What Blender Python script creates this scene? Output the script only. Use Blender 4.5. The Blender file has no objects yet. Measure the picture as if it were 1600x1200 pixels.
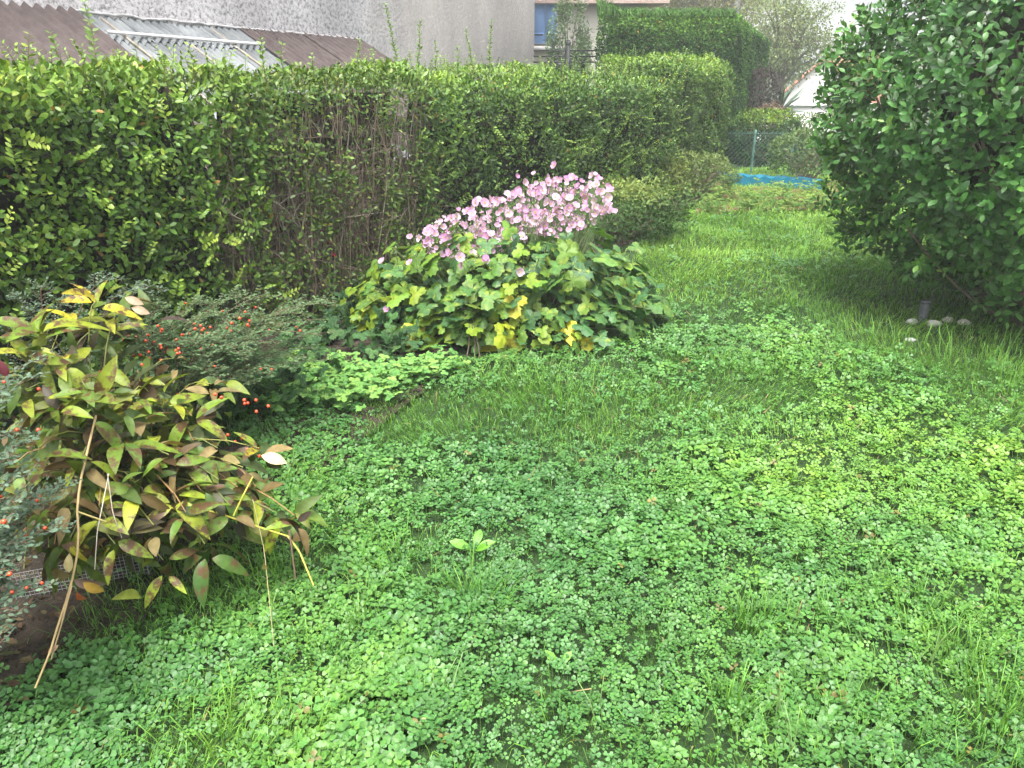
import bpy, math, random
import numpy as np
from mathutils import Vector, Matrix
R = np.random.default_rng(7)
random.seed(7)
C = bpy.context.scene.collection

# ------------------------------------------------------------------ camera, sky, sun, exposure
H = 1.60
PITCH = math.radians(23.4)
F = 1202.0                       # focal length in photograph pixels
cam = bpy.data.cameras.new('camera'); cam.sensor_width = 36.0; cam.lens = 36.0 * F / 1600.0
cam.clip_start = 0.05; cam.clip_end = 600
camo = bpy.data.objects.new('camera', cam); C.objects.link(camo)
camo.location = (0, 0, H); camo.rotation_euler = (math.pi/2 - PITCH, 0, 0)
sc = bpy.context.scene
sc.camera = camo
SUN_EL, SUN_AZ = 72.0, 200.0       # azimuth clockwise from +Y; soft bright overcast
w = bpy.data.worlds.new('World'); sc.world = w; w.use_nodes = True
nt = w.node_tree; nt.nodes.clear()
sky = nt.nodes.new('ShaderNodeTexSky'); sky.sky_type = 'NISHITA'; sky.sun_disc = False
sky.sun_elevation = math.radians(SUN_EL); sky.sun_rotation = math.radians(SUN_AZ)
sky.air_density = 1.0; sky.dust_density = 6.0; sky.ozone_density = 1.0
hs = nt.nodes.new('ShaderNodeHueSaturation'); hs.inputs['Saturation'].default_value = 0.30
hs.inputs['Value'].default_value = 1.0
bg = nt.nodes.new('ShaderNodeBackground'); bg.inputs['Strength'].default_value = 0.15
wo = nt.nodes.new('ShaderNodeOutputWorld')
nt.links.new(sky.outputs[0], hs.inputs['Color']); nt.links.new(hs.outputs[0], bg.inputs['Color']); nt.links.new(bg.outputs[0], wo.inputs['Surface'])
sl = bpy.data.lights.new('sun', 'SUN'); sl.energy = 1.5; sl.angle = math.radians(22); sl.color = (1.0, 0.98, 0.94)
so = bpy.data.objects.new('sun', sl); C.objects.link(so)
a, e = math.radians(SUN_AZ), math.radians(SUN_EL)
sd = Vector((math.sin(a)*math.cos(e), math.cos(a)*math.cos(e), math.sin(e)))
so.rotation_euler = sd.to_track_quat('Z', 'Y').to_euler(); so.location = (0, -3, 12)
vs = sc.view_settings
sc.display_settings.display_device = 'sRGB'
vs.view_transform = 'Standard'; vs.look = 'None'; vs.gamma = 1.0; vs.use_curve_mapping = False
vs.exposure = 1.80
cy = sc.cycles
cy.max_bounces = 7; cy.diffuse_bounces = 4; cy.glossy_bounces = 2; cy.transmission_bounces = 4
cy.transparent_max_bounces = 4; cy.volume_bounces = 1
cy.use_adaptive_sampling = True; cy.adaptive_threshold = 0.03
cy.use_denoising = True; cy.caustics_reflective = False; cy.caustics_refractive = False
cy.sample_clamp_indirect = 6

# ------------------------------------------------------------------ geometry of the place
SP, CP = math.sin(PITCH), math.cos(PITCH)
def ray(px, py):
    u = (600 - py) / F
    return np.array([(px-800)/F, CP + u*SP, -SP + u*CP])
def G(px, py, z=0.0):
    r = ray(px, py); t = (z - H)/r[2]; return np.array([0, 0, H]) + r*t
def at(px, py, Y):
    r = ray(px, py); return np.array([0, 0, H]) + r*(Y/r[1])
def ss(a, b, x): t = np.clip((x-a)/(b-a), 0, 1); return t*t*(3-2*t)
def vn(P, scale, seed=0):
    """value noise 0..1 over (N,3) or (N,2)"""
    P = np.asarray(P, float)
    if P.shape[-1] == 2: P = np.concatenate([P, np.zeros(P.shape[:-1]+(1,))], -1)
    Q = P/scale + 1000.0; I = np.floor(Q).astype(np.int64); f = Q - I; f = f*f*(3-2*f)
    def hsh(x, y, z):
        h = (x*73856093) ^ (y*19349663) ^ (z*83492791) ^ (seed*2654435761)
        h = (h ^ (h >> 13)) * 1274126177 & 0xffffffff; h = (h ^ (h >> 16)) * 2246822519 & 0xffffffff
        return ((h ^ (h >> 13)) & 0xffff)/65535.0
    o = 0
    for dx in (0, 1):
        for dy in (0, 1):
            for dz in (0, 1):
                wgt = (f[..., 0] if dx else 1-f[..., 0])*(f[..., 1] if dy else 1-f[..., 1])*(f[..., 2] if dz else 1-f[..., 2])
                o = o + wgt*hsh(I[..., 0]+dx, I[..., 1]+dy, I[..., 2]+dz)
    return o
def drop(y): return 3.6*ss(14, 36, np.asarray(y, float))      # the gardens fall away beyond the far hedge
def gz(x, y):
    P = np.stack([np.asarray(x, float), np.asarray(y, float)], -1)
    return (vn(P, 1.3, 3)-.5)*.05 + (vn(P, .35, 4)-.5)*.03 - drop(P[..., 1])
def unit(v): v = np.asarray(v, float); return v/np.maximum(np.linalg.norm(v, axis=-1, keepdims=True), 1e-9)
def frame(D, N):
    """rotation matrices with columns side, direction, normal"""
    D = unit(D); S = unit(np.cross(D, N)); N2 = np.cross(S, D)
    return np.stack([S, D, N2], -1)

class MB:
    def __init__(s): s.V = []; s.F = []; s.C = []; s.M = []; s.n = 0
    def add(s, V, Fc, col=(1, 1, 1), mi=0):
        V = np.asarray(V, float); Fc = np.asarray(Fc, np.int64)
        if len(V) == 0: return s
        s.V.append(V); s.F.append(Fc + s.n)
        col = np.asarray(col, float)
        if col.ndim == 1: col = np.broadcast_to(col, (len(V), 3))
        s.C.append(col); s.M.append(np.full(len(Fc), mi)); s.n += len(V); return s
    def batch(s, V, Fc, Rm, P, S=1.0, col=None, mi=0, shade=None):
        """put copies of a small shape at P with rotations Rm"""
        N = len(P)
        if N == 0: return s
        S = np.asarray(S, float)
        if S.ndim == 0: S = np.full(N, float(S))
        W = np.einsum('nij,kj->nki', Rm, V)*S[:, None, None] + P[:, None, :]
        k = len(V); FF = (Fc[None] + (np.arange(N)*k)[:, None, None]).reshape(-1, Fc.shape[1])
        if col is None: col = np.ones((N, 3))
        cc = np.repeat(col, k, 0).reshape(N, k, 3)
        if shade is not None: cc = cc*shade[None, :, None]
        return s.add(W.reshape(-1, 3), FF, cc.reshape(-1, 3), mi)
    def box(s, c, sz, col=(1, 1, 1), mi=0, Rm=None):
        V = np.array([[x, y, z] for x in (-.5, .5) for y in (-.5, .5) for z in (-.5, .5)])*np.asarray(sz)
        if Rm is not None: V = V @ np.asarray(Rm).T
        return s.add(V + np.asarray(c), [[0, 1, 3, 2], [4, 6, 7, 5], [0, 4, 5, 1], [2, 3, 7, 6], [0, 2, 6, 4], [1, 5, 7, 3]], col, mi)
    def tube(s, pts, rad, sides=5, col=(1, 1, 1), mi=0, cap=True):
        pts = np.asarray(pts, float); n = len(pts)
        rad = np.broadcast_to(np.asarray(rad, float), (n,))
        T = unit(np.gradient(pts, axis=0)); A = unit(np.cross(T, [.31, .17, .93] if abs(T[0][2]) < .9 else [.9, .3, .1])); B = np.cross(T, A)
        th = np.arange(sides)*2*np.pi/sides
        V = (pts[:, None] + rad[:, None, None]*(A[:, None]*np.cos(th)[None, :, None] + B[:, None]*np.sin(th)[None, :, None])).reshape(-1, 3)
        Fc = [[i*sides+j, i*sides+(j+1) % sides, (i+1)*sides+(j+1) % sides, (i+1)*sides+j] for i in range(n-1) for j in range(sides)]
        s.add(V, Fc, col, mi)
        if cap and rad[-1] > .004:
            m = s.n - sides
            s.add(np.array([pts[-1] + T[-1]*rad[-1]*.2]), np.zeros((0, 3), int), col, mi)
            s.F.append(np.array([[m+j, m+(j+1) % sides, s.n-1] for j in range(sides)])); s.M.append(np.full(sides, mi))
        return s
    def mesh(s, name, mats, smooth=True):
        me = bpy.data.meshes.new(name)
        V = np.concatenate(s.V); me.vertices.add(len(V)); me.vertices.foreach_set('co', V.astype(np.float32).ravel())
        fl = [f for f in s.F if len(f)]; ml = [m for m in s.M if len(m)]
        tot = np.concatenate([np.full(len(f), f.shape[1]) for f in fl]); idx = np.concatenate([f.ravel() for f in fl])
        me.loops.add(len(idx)); me.polygons.add(len(tot))
        me.loops.foreach_set('vertex_index', idx.astype(np.int32))
        st = np.concatenate([[0], np.cumsum(tot)[:-1]]); me.polygons.foreach_set('loop_start', st.astype(np.int32))
        try: me.polygons.foreach_set('loop_total', tot.astype(np.int32))
        except Exception: pass
        me.polygons.foreach_set('material_index', np.concatenate(ml).astype(np.int32))
        if smooth: me.polygons.foreach_set('use_smooth', np.ones(len(tot), bool))
        ca = me.color_attributes.new('Col', 'FLOAT_COLOR', 'POINT')
        cc = np.concatenate([np.concatenate(s.C), np.ones((len(V), 1))], 1); ca.data.foreach_set('color', cc.astype(np.float32).ravel())
        for m in (mats if isinstance(mats, (list, tuple)) else [mats]): me.materials.append(m)
        me.update(calc_edges=True); me.validate(); return me
    def build(s, name, mats, parent=None, kind=None, smooth=True):
        """vertices are in world space; the parent is an unrotated Empty"""
        if parent is not None:
            off = np.array(parent.location); s.V = [v - off for v in s.V]
        o = bpy.data.objects.new(name, s.mesh(name, mats, smooth)); C.objects.link(o)
        if parent is not None: o.parent = parent
        if kind: o['kind'] = kind
        return o
def thing(name, label, cat, loc=(0, 0, 0), group=None):
    o = bpy.data.objects.new(name, None); o.empty_display_size = .1; C.objects.link(o); o.location = tuple(float(v) for v in loc)
    o['label'] = label; o['category'] = cat
    if group: o['group'] = group
    return o
def tag(o, label, cat, group=None):
    o['label'] = label; o['category'] = cat
    if group: o['group'] = group
    return o
def put(name, me, parent, loc, Rm, s=1.0, color=None):
    """a part sharing its mesh with alike parts; loc is in world space"""
    o = bpy.data.objects.new(name, me); C.objects.link(o)
    off = np.array(parent.location) if parent is not None else np.zeros(3)
    M = Matrix([[*(Rm[i]*s), loc[i]-off[i]] for i in range(3)] + [[0, 0, 0, 1]])
    if parent is not None: o.parent = parent
    o.matrix_basis = M
    if color is not None: o.color = (*[float(c) for c in color], 1)
    return o

# ------------------------------------------------------------------ materials
def newmat(name):
    m = bpy.data.materials.new(name); m.use_nodes = True; t = m.node_tree; t.nodes.clear(); return m, t
def N(t, ty, **k):
    n = t.nodes.new(ty)
    for a_, b_ in k.items():
        if a_ in n.inputs.keys(): n.inputs[a_].default_value = b_
        else: setattr(n, a_, b_)
    return n
def leafmat(name, rough=.45, trans=.35, spec=.5, source='attr', nscale=90, namp=.35, blotch=None, blotch_amt=.5, bumpd=.0):
    m, t = newmat(name); L = t.links.new
    if source == 'attr': src = N(t, 'ShaderNodeAttribute', attribute_name='Col').outputs['Color']
    else:
        oi = N(t, 'ShaderNodeObjectInfo'); at_ = N(t, 'ShaderNodeAttribute', attribute_name='Col')
        mx = N(t, 'ShaderNodeMix', data_type='RGBA', blend_type='MULTIPLY'); mx.inputs[0].default_value = 1
        L(oi.outputs['Color'], mx.inputs[6]); L(at_.outputs['Color'], mx.inputs[7]); src = mx.outputs[2]
    tc = N(t, 'ShaderNodeTexCoord'); geo = N(t, 'ShaderNodeNewGeometry')
    nz = N(t, 'ShaderNodeTexNoise', Scale=nscale, Detail=3.0); L(geo.outputs['Position'], nz.inputs['Vector'])
    mr = N(t, 'ShaderNodeMapRange'); mr.inputs[1].default_value = .25; mr.inputs[2].default_value = .75
    mr.inputs[3].default_value = .80*(1-namp); mr.inputs[4].default_value = .80*(1+namp); L(nz.outputs['Fac'], mr.inputs[0])
    vm = N(t, 'ShaderNodeVectorMath', operation='SCALE'); L(src, vm.inputs[0]); L(mr.outputs[0], vm.inputs['Scale'])
    col = vm.outputs[0]
    if blotch is not None:
        n2 = N(t, 'ShaderNodeTexNoise', Scale=26.0, Detail=4.0, Roughness=.65); L(geo.outputs['Position'], n2.inputs['Vector'])
        m2 = N(t, 'ShaderNodeMapRange'); m2.inputs[1].default_value = .62-blotch_amt*.22; m2.inputs[2].default_value = .70-blotch_amt*.18; L(n2.outputs['Fac'], m2.inputs[0])
        mb = N(t, 'ShaderNodeMix', data_type='RGBA'); L(m2.outputs[0], mb.inputs[0]); L(col, mb.inputs[6]); mb.inputs[7].default_value = (*blotch, 1); col = mb.outputs[2]
    pb = N(t, 'ShaderNodeBsdfPrincipled', Roughness=rough+.06); pb.inputs['Specular IOR Level'].default_value = spec*.6
    L(col, pb.inputs['Base Color'])
    tr = N(t, 'ShaderNodeBsdfTranslucent')
    tm = N(t, 'ShaderNodeMix', data_type='RGBA', blend_type='MULTIPLY'); tm.inputs[0].default_value = 1; L(col, tm.inputs[6]); tm.inputs[7].default_value = (1.25, 1.3, .6, 1)
    L(tm.outputs[2], tr.inputs['Color'])
    ms = N(t, 'ShaderNodeMixShader'); ms.inputs[0].default_value = trans; L(pb.outputs[0], ms.inputs[1]); L(tr.outputs[0], ms.inputs[2])
    out = N(t, 'ShaderNodeOutputMaterial'); L(ms.outputs[0], out.inputs['Surface'])
    return m
def surf(name, col, col2=None, scale=8, rough=.8, bump=0, bscale=60, detail=6, spec=.3, attr=False, lo=.35, hi=.65, metallic=0):
    m, t = newmat(name); L = t.links.new
    geo = N(t, 'ShaderNodeNewGeometry')
    pb = N(t, 'ShaderNodeBsdfPrincipled', Roughness=rough, Metallic=metallic); pb.inputs['Specular IOR Level'].default_value = spec
    nz = N(t, 'ShaderNodeTexNoise', Scale=scale, Detail=float(detail), Roughness=.65); L(geo.outputs['Position'], nz.inputs['Vector'])
    mr = N(t, 'ShaderNodeMapRange'); mr.inputs[1].default_value = lo; mr.inputs[2].default_value = hi; L(nz.outputs['Fac'], mr.inputs[0])
    mx = N(t, 'ShaderNodeMix', data_type='RGBA'); L(mr.outputs[0], mx.inputs[0]); mx.inputs[6].default_value = (*col, 1); mx.inputs[7].default_value = (*(col2 or col), 1)
    c = mx.outputs[2]
    if attr:
        at_ = N(t, 'ShaderNodeAttribute', attribute_name='Col'); m3 = N(t, 'ShaderNodeMix', data_type='RGBA', blend_type='MULTIPLY'); m3.inputs[0].default_value = 1
        L(c, m3.inputs[6]); L(at_.outputs['Color'], m3.inputs[7]); c = m3.outputs[2]
    L(c, pb.inputs['Base Color'])
    if bump:
        n2 = N(t, 'ShaderNodeTexNoise', Scale=bscale, Detail=4.0, Roughness=.7); L(geo.outputs['Position'], n2.inputs['Vector'])
        bp = N(t, 'ShaderNodeBump', Strength=bump, Distance=.02); L(n2.outputs['Fac'], bp.inputs['Height']); L(bp.outputs[0], pb.inputs['Normal'])
    out = N(t, 'ShaderNodeOutputMaterial'); L(pb.outputs[0], out.inputs['Surface'])
    return m
M_clover = leafmat('clover', rough=.38, trans=.20, spec=.6, nscale=300, namp=.22)
M_grass = leafmat('grass', rough=.42, trans=.24, spec=.45, nscale=60, namp=.25)
M_hedge = leafmat('hedge_leaf', rough=.36, trans=.18, spec=.5)
M_hedge_part = leafmat('hedge_leaf_single', rough=.36, trans=.18, spec=.5, source='obj')
M_laurel = leafmat('shrub_leaf', rough=.34, trans=.15, spec=.55)
M_laurel_part = leafmat('shrub_leaf_single', rough=.34, trans=.15, spec=.55, source='obj')
M_matte = leafmat('soft_foliage', rough=.6, trans=.3, spec=.3)
M_conifer = leafmat('conifer_scale', rough=.6, trans=.15, spec=.25)
M_anem = leafmat('anemone_leaf', rough=.42, trans=.20, spec=.45, source='obj', nscale=40, namp=.30, blotch=(.20, .24, .03), blotch_amt=.30)
M_anem_in = leafmat('anemone_inner_leaf', rough=.45, trans=.12, spec=.4, nscale=40)
M_peony = leafmat('peony_leaf', rough=.42, trans=.2, spec=.45, source='obj', nscale=50, namp=.25, blotch=(.085, .046, .020), blotch_amt=.62)
M_peony_dry = leafmat('dry_leaf', rough=.6, trans=.2, spec=.3, source='obj', nscale=50, namp=.25)
M_petal = leafmat('petal', rough=.6, trans=.35, spec=.2, nscale=60, namp=.08)
M_berry = surf('berry', (.50, .035, .015), (.62, .09, .02), 40, .25, spec=.6)
M_bark = surf('bark', (.10, .075, .05), (.20, .16, .12), 30, .85, .5, 80)
M_twig = surf('twig', (.7, .7, .7), (1.15, 1.1, 1.05), 25, .85, 0, attr=True)
M_stalk = surf('stalk', (.8, .8, .8), (1.15, 1.1, 1.0), 25, .6, 0, attr=True)
M_core = surf('shade_core_mat', (.010, .013, .006), (.026, .024, .012), 12, 1.0, 1.0, 30)  # near-black colour standing for the shade inside hedges and shrub
M_soil = surf('soil', (.018, .014, .009), (.050, .038, .026), 14, .95, 1.0, 45)
M_metal = surf('grey_wire', (.22, .23, .23), (.32, .33, .33), 30, .5, 0, spec=.5)
M_green_metal = surf('green_wire', (.05, .14, .11), (.09, .18, .15), 20, .5, 0)
M_post = surf('post_paint', (.015, .018, .02), (.03, .034, .036), 20, .6, 0)

# ------------------------------------------------------------------ small shapes (along +Y, face up +Z)
def leaf_geo(n=4, wid=.42, fold=.18, curve=.25, peak=.45, tip=1.0):
    V = []; t = np.linspace(0, 1, n+1)
    for k, q in enumerate(t):
        ww = wid*.5*math.sin(math.pi*q**(math.log(.5)/math.log(peak)))**(.8*tip) if 0 < q < 1 else 0
        y = q*(1-.08*curve); z = -curve*q*q*.5
        V += [[-ww, y, z+fold*ww], [0, y, z], [ww, y, z+fold*ww]]
    Fc = []
    for k in range(n):
        a0 = 3*k
        Fc += [[a0, a0+1, a0+4, a0+3], [a0+1, a0+2, a0+5, a0+4]]
    return np.array(V), np.array(Fc)
def leaf_small():
    """4-triangle leaf: rhomb-like with a fold"""
    V = np.array([[0, 0, 0], [-.24, .34, .05], [-.2, .72, .02], [0, 1, -.08], [.2, .72, .02], [.24, .34, .05], [0, .5, -.02]])
    return V, np.array([[0, 6, 2, 1], [0, 5, 4, 6], [6, 4, 3, 2]])
def clover_geo(notch=.93):
    V = []; Fc = []
    for k in range(3):
        a_ = k*2*math.pi/3
        b = np.array([[0, .06, 0], [-.46, .62, .10], [-.27, 1.0, .06], [0, notch, -.02], [.27, 1.0, .06], [.46, .62, .10]])
        ca, sa = math.cos(a_), math.sin(a_)
        Rm = np.array([[ca, -sa, 0], [sa, ca, 0], [0, 0, 1]])
        Fc += [[6*k, 6*k+3, 6*k+2, 6*k+1], [6*k, 6*k+5, 6*k+4, 6*k+3]]
        V.append(b @ Rm.T)
    return np.concatenate(V), np.array(Fc)
def lobed_geo(lobes=3, teeth=2, seed=0, droop=.25):
    rr = np.random.default_rng(seed)
    n = 30; th = np.linspace(-math.pi*.93, math.pi*.93, n)
    r = .33 + .50*np.abs(np.cos(th*lobes/2*.93))**1.25 * (1 - .10*np.abs(th)) + .05*np.where(np.arange(n) % 2 == 0, 1, -1) + rr.uniform(-.03, .03, n)
    r *= np.where(np.abs(th) < .6, 1.12, 1)
    X = np.sin(th)*r*.95; Y = np.cos(th)*r*.9 + .30
    Z = -droop*(X**2 + (Y-.3)**2)*.9 + .05*np.cos(th*lobes) + rr.uniform(-.025, .025, n)
    V = [[0, .30, .0]]
    V += [[X[i]*.5, .3+(Y[i]-.3)*.5, Z[i]*.25 + .035*math.cos(th[i]*lobes*2)] for i in range(n)]
    V += [[X[i], Y[i], Z[i]] for i in range(n)]
    Fq = [[1+i, 2+i, n+2+i, n+1+i] for i in range(n-1)]
    Ft = [[0, 2+i, 1+i] for i in range(n-1)]
    return np.array(V), np.array(Fq), np.array(Ft)
LS = leaf_small(); L2 = leaf_geo(3, .46, .2, .2, .45)

def rnd_unit(n): v = R.normal(size=(n, 3)); return unit(v)
def pal(cols, k, jitter=.15):
    """pick from palette rows by continuous index k in 0..1 with brightness jitter"""
    cols = np.array(cols); x = np.clip(k, 0, .9999)*(len(cols)-1); i = x.astype(int); f = (x-i)[:, None]
    c = cols[i]*(1-f) + cols[i+1]*f
    return c*(1+R.uniform(-jitter, jitter, (len(c), 1)))*(1+R.uniform(-.05, .05, c.shape))

# ------------------------------------------------------------------ ground, soil bed
xs = np.concatenate([[-200, -60, -20, -9], np.linspace(-6, 8, 113), [12, 24, 70, 220]]); ys = np.concatenate([[-200, -40, -8, -2], np.linspace(-.5, 13, 109), [14, 16, 18, 20, 22, 24, 27, 30, 33, 36, 80, 320]])
GX, GY = np.meshgrid(xs, ys)
GZ = np.where((GX > -7) & (GX < 9) & (GY > -1) & (GY < 14), gz(GX, GY), -drop(GY))
g = MB(); n_ = len(xs)
Fg = [[j*n_+i, j*n_+i+1, (j+1)*n_+i+1, (j+1)*n_+i] for j in range(len(ys)-1) for i in range(n_-1)]
g.add(np.stack([GX, GY, GZ], -1).reshape(-1, 3), Fg)
ground = g.build('ground', surf('turf_ground', (.012, .030, .007), (.028, .060, .014), 6, .95, .8, 50), kind='structure')
def sheet(name, poly, mat, zoff=.006, sub=14, kind='structure'):
    """a bumpy sheet over the ground inside a quad (4 ground corners)"""
    p = [np.array(q[:2]) for q in poly]; m = MB(); V = []
    for j in range(sub+1):
        for i in range(sub+1):
            u, v = i/sub, j/sub
            q = p[0]*(1-u)*(1-v) + p[1]*u*(1-v) + p[2]*u*v + p[3]*(1-u)*v
            q = q + (vn(np.array([[*q, 0], [*q, 5.0]]), .18, 9)-.5)*.10
            V.append([q[0], q[1], 0])
    V = np.array(V); V[:, 2] = gz(V[:, 0], V[:, 1]) + zoff + vn(V, .06, 2)*.02
    m.add(V, [[j*(sub+1)+i, j*(sub+1)+i+1, (j+1)*(sub+1)+i+1, (j+1)*(sub+1)+i] for j in range(sub) for i in range(sub)])
    return m.build(name, mat, kind=kind)
# hedge line in plan
A0 = G(480, 500)[:2]; A1 = G(1130, 275)[:2]; HD = unit(A1-A0); HN = np.array([HD[1], -HD[0]])   # HN points to the lawn
def hp(s, off=0): return A0 + HD*s + HN*off           # s metres along the hedge, off towards the lawn
bedpts = [hp(-3.6, 1.6), hp(.2, 1.2), hp(.3, -.2), hp(-3.6, -.2)]
sheet('flower_bed_soil', [G(-420, 1260), G(40, 1120), hp(-.2, 1.3), hp(-3.8, .5)], M_soil, .008, 24)
sheet('hedge_foot_soil', [hp(-.6, 1.25), hp(6.4, .35), hp(6.6, -.3), hp(-.6, -.3)], M_soil, .006, 24)
sheet('vegetable_bed_soil', [G(1080, 338), G(1300, 330), G(1320, 285), G(1120, 282)], surf('bed_soil', (.10, .05, .03), (.17, .10, .06), 9, .95, .8, 40), .012, 14)

# ------------------------------------------------------------------ lawn: clover and grass
def blob(P, px, py, rx, ry, soft=.5):
    """soft ellipse on the ground: centre by image point, radii in metres"""
    c = G(px, py); d = np.sqrt(((P[:, 0]-c[0])/rx)**2 + ((P[:, 1]-c[1])/ry)**2); return 1-ss(1-soft, 1+soft, d)
def side_of_bed(P):
    """distance to the lawn side of the planted edge (metres, positive on the lawn)"""
    X = np.array([-1.5, -1.42, -1.36, -1.20, -1.02, -1.10, -1.25, -1.30, -.9, .2, .95, .80, 1.30, 2.0, 2.9])
    Yv = np.array([.2, .9, 1.45, 2.0, 2.5, 2.9, 3.1, 3.3, 3.75, 4.1, 4.5, 5.6, 7.3, 8.6, 10.4])
    # edge as X limit depending on Y
    ex = np.interp(P[:, 1], Yv, X); return P[:, 0] - ex
under_shrub = lambda P: 1-ss(.75, 1.25, np.sqrt(((P[:, 0]-3.35)/1.45)**2 + ((P[:, 1]-4.75)/1.15)**2))
def grassness(P):
    g_ = .30*vn(P, .8, 11) + .30*vn(P, .22, 12)
    g_ = g_ + .55*blob(P, 830, 640, .65, .38) + .5*blob(P, 640, 660, .35, .25) + .8*blob(P, 210, 940, .40, .22) + .55*blob(P, 340, 1160, .25, .12)
    g_ = g_ + .30*blob(P, 1420, 1080, .35, .4) + .35*blob(P, 1170, 970, .10, .10) + .25*blob(P, 600, 900, .22, .22) + .4*blob(P, 1130, 600, .5, .35) + .3*blob(P, 480, 820, .25, .4)
    g_ = g_ + .62*ss(4.4, 6.0, P[:, 1]) + .9*under_shrub(P) + .3*blob(P, 1420, 640, .9, .3)
    g_ = g_ - .35*blob(P, 1230, 440, .5, .6) - .4*blob(P, 1230, 540, .4, .3)
    return np.clip(g_, 0, 1)
def rand_ground(n, y0, y1, margin=.45, bias=1.0):
    Y = y0 + (y1-y0)*R.random(n)**bias; hw = Y*.80/1.0 + margin + .35
    X = R.uniform(-1, 1, n)*hw; P = np.stack([X, Y], -1)
    keep = R.random(n) < hw/hw.max()
    return P[keep]
cz = lambda P: gz(P[:, 0], P[:, 1])
clover = MB(); CG = clover_geo()
def lay_clover(y0, y1, per_m2, size, detail=True):
    hwmax = y1*.8+.8; n = int(per_m2*(y1-y0)*2*hwmax); P = rand_ground(n, y0, y1)
    gr = grassness(P); thin = ss(.40, .60, vn(P, .075, 21) + .25*vn(P, .4, 22))
    keep = (R.random(len(P)) < (1-gr*.95)*(.38+.62*thin)) & (side_of_bed(P) > R.normal(0, .05, len(P))) & (P[:, 0] < 3.6+.0*P[:, 1])
    keep &= R.random(len(P)) < 1-.97*under_shrub(P)
    P = P[keep]; n = len(P)
    lump = vn(P, .16, 31)*.6 + vn(P, .45, 32)*.4
    hgt = .010 + .075*lump*(.45+.55*R.random(n))
    pos = np.stack([P[:, 0], P[:, 1], cz(P)+hgt], -1)
    up = np.stack([R.normal(0, .36, n), R.normal(-.04, .36, n), np.ones(n)], -1)
    # leaves lean with the slope of the lumps
    e_ = .02; gx = (vn(P+[e_, 0], .16, 31)-vn(P-[e_, 0], .16, 31))/(2*e_)*.05; gy = (vn(P+[0, e_], .16, 31)-vn(P-[0, e_], .16, 31))/(2*e_)*.05
    up[:, 0] -= gx; up[:, 1] -= gy
    an = R.uniform(0, 2*math.pi, n); D = np.stack([np.cos(an), np.sin(an), 0*an], -1); U = unit(up); D = D - U*np.sum(D*U, 1, keepdims=True)
    Rm = frame(D, U); S = size*R.uniform(.55, 1.25, n)*(.62+.75*vn(P, .28, 33))
    yel = np.clip(vn(P, .55, 41)*.55 + .36*blob(P, 1480, 780, 1.1, .9) + .25*vn(P, .1, 42) - .15 - .12*blob(P, 1000, 800, .9, .7) + R.normal(0, .09, n), 0, 1)
    col = pal([(.072, .200, .052), (.104, .262, .052), (.160, .34, .050), (.24, .41, .042)], yel, .18)
    odd = R.random(n) < .004; col[odd] = np.array([.22, .19, .05])*R.uniform(.6, 1.2, (odd.sum(), 1))
    sh = np.tile(np.array([.85, 1, 1.02, .92, 1.02, 1]), 3)
    clover.batch(CG[0], CG[1], Rm, pos, S, col, shade=sh)
    # petioles
    m = R.random(n) < .35; k = m.sum(); base = pos[m].copy(); base[:, 2] = cz(P[m]); base[:, :2] += R.normal(0, .008, (k, 2))
    V = np.stack([base-[.0009, 0, 0], base+[.0009, 0, 0], pos[m]], 1).reshape(-1, 3)
    clover.add(V, np.arange(3*k).reshape(-1, 3), np.repeat(pal([(.09, .16, .05), (.14, .22, .07)], R.random(k)), 3, 0))
lay_clover(.70, 1.6, 7200, .0174)
lay_clover(1.6, 2.8, 6700, .0170)
lay_clover(2.8, 4.6, 4000, .0180)
lay_clover(4.6, 8.6, 1000, .0225)
o = clover.build('clover_carpet', M_clover, kind='stuff'); tag(o, 'dense carpet of small three lobed clover leaves over the lawn', 'clover')

BL = (np.array([[-.5, 0, 0], [.5, 0, 0], [-.42, .5, .0], [.42, .5, .0], [0, 1, 0.0]]), np.array([[0, 1, 3, 2]]), np.array([[2, 3, 4]]))
def blades(mb, P, hgt, wid, lean, col, z=None, dirbias=None, droop=.45):
    """curved tapering grass blades"""
    n = len(P); an = R.uniform(0, 2*math.pi, n)
    L = np.stack([np.cos(an), np.sin(an)], -1)*lean[:, None]
    if dirbias is not None: L = L + dirbias
    fa = R.uniform(0, math.pi, n); S = np.stack([np.cos(fa), np.sin(fa), 0*fa], -1)*wid[:, None]*.5
    b = np.stack([P[:, 0], P[:, 1], cz(P) if z is None else z], -1)
    m1 = b + np.concatenate([L*.28, np.full((n, 1), .52)], 1)*hgt[:, None]
    m2 = b + np.concatenate([L*.68, np.full((n, 1), .88)], 1)*hgt[:, None]
    tp = b + np.concatenate([L*1.25, (1.0-droop*np.linalg.norm(L, axis=1, keepdims=True))], 1)*hgt[:, None]
    V = np.stack([b-S, b+S, m1-S*.9, m1+S*.9, m2-S*.6, m2+S*.6, tp], 1).reshape(-1, 3)
    i = np.arange(n)[:, None]*7
    sh = np.array([.75, .75, .95, .95, 1.05, 1.05, 1.1])
    cc = (np.repeat(col, 7, 0).reshape(n, 7, 3)*sh[None, :, None]).reshape(-1, 3)
    mb.add(V, np.concatenate([i+[0, 1, 3, 2], i+[2, 3, 5, 4]], 0), cc)
    mb.F.append(np.concatenate([i+[4, 5, 6]], 0) + mb.n - len(V)); mb.M.append(np.zeros(n, int))
GC = [(.072, .185, .030), (.125, .30, .042), (.190, .39, .052), (.27, .45, .07)]
grass = MB()
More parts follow.
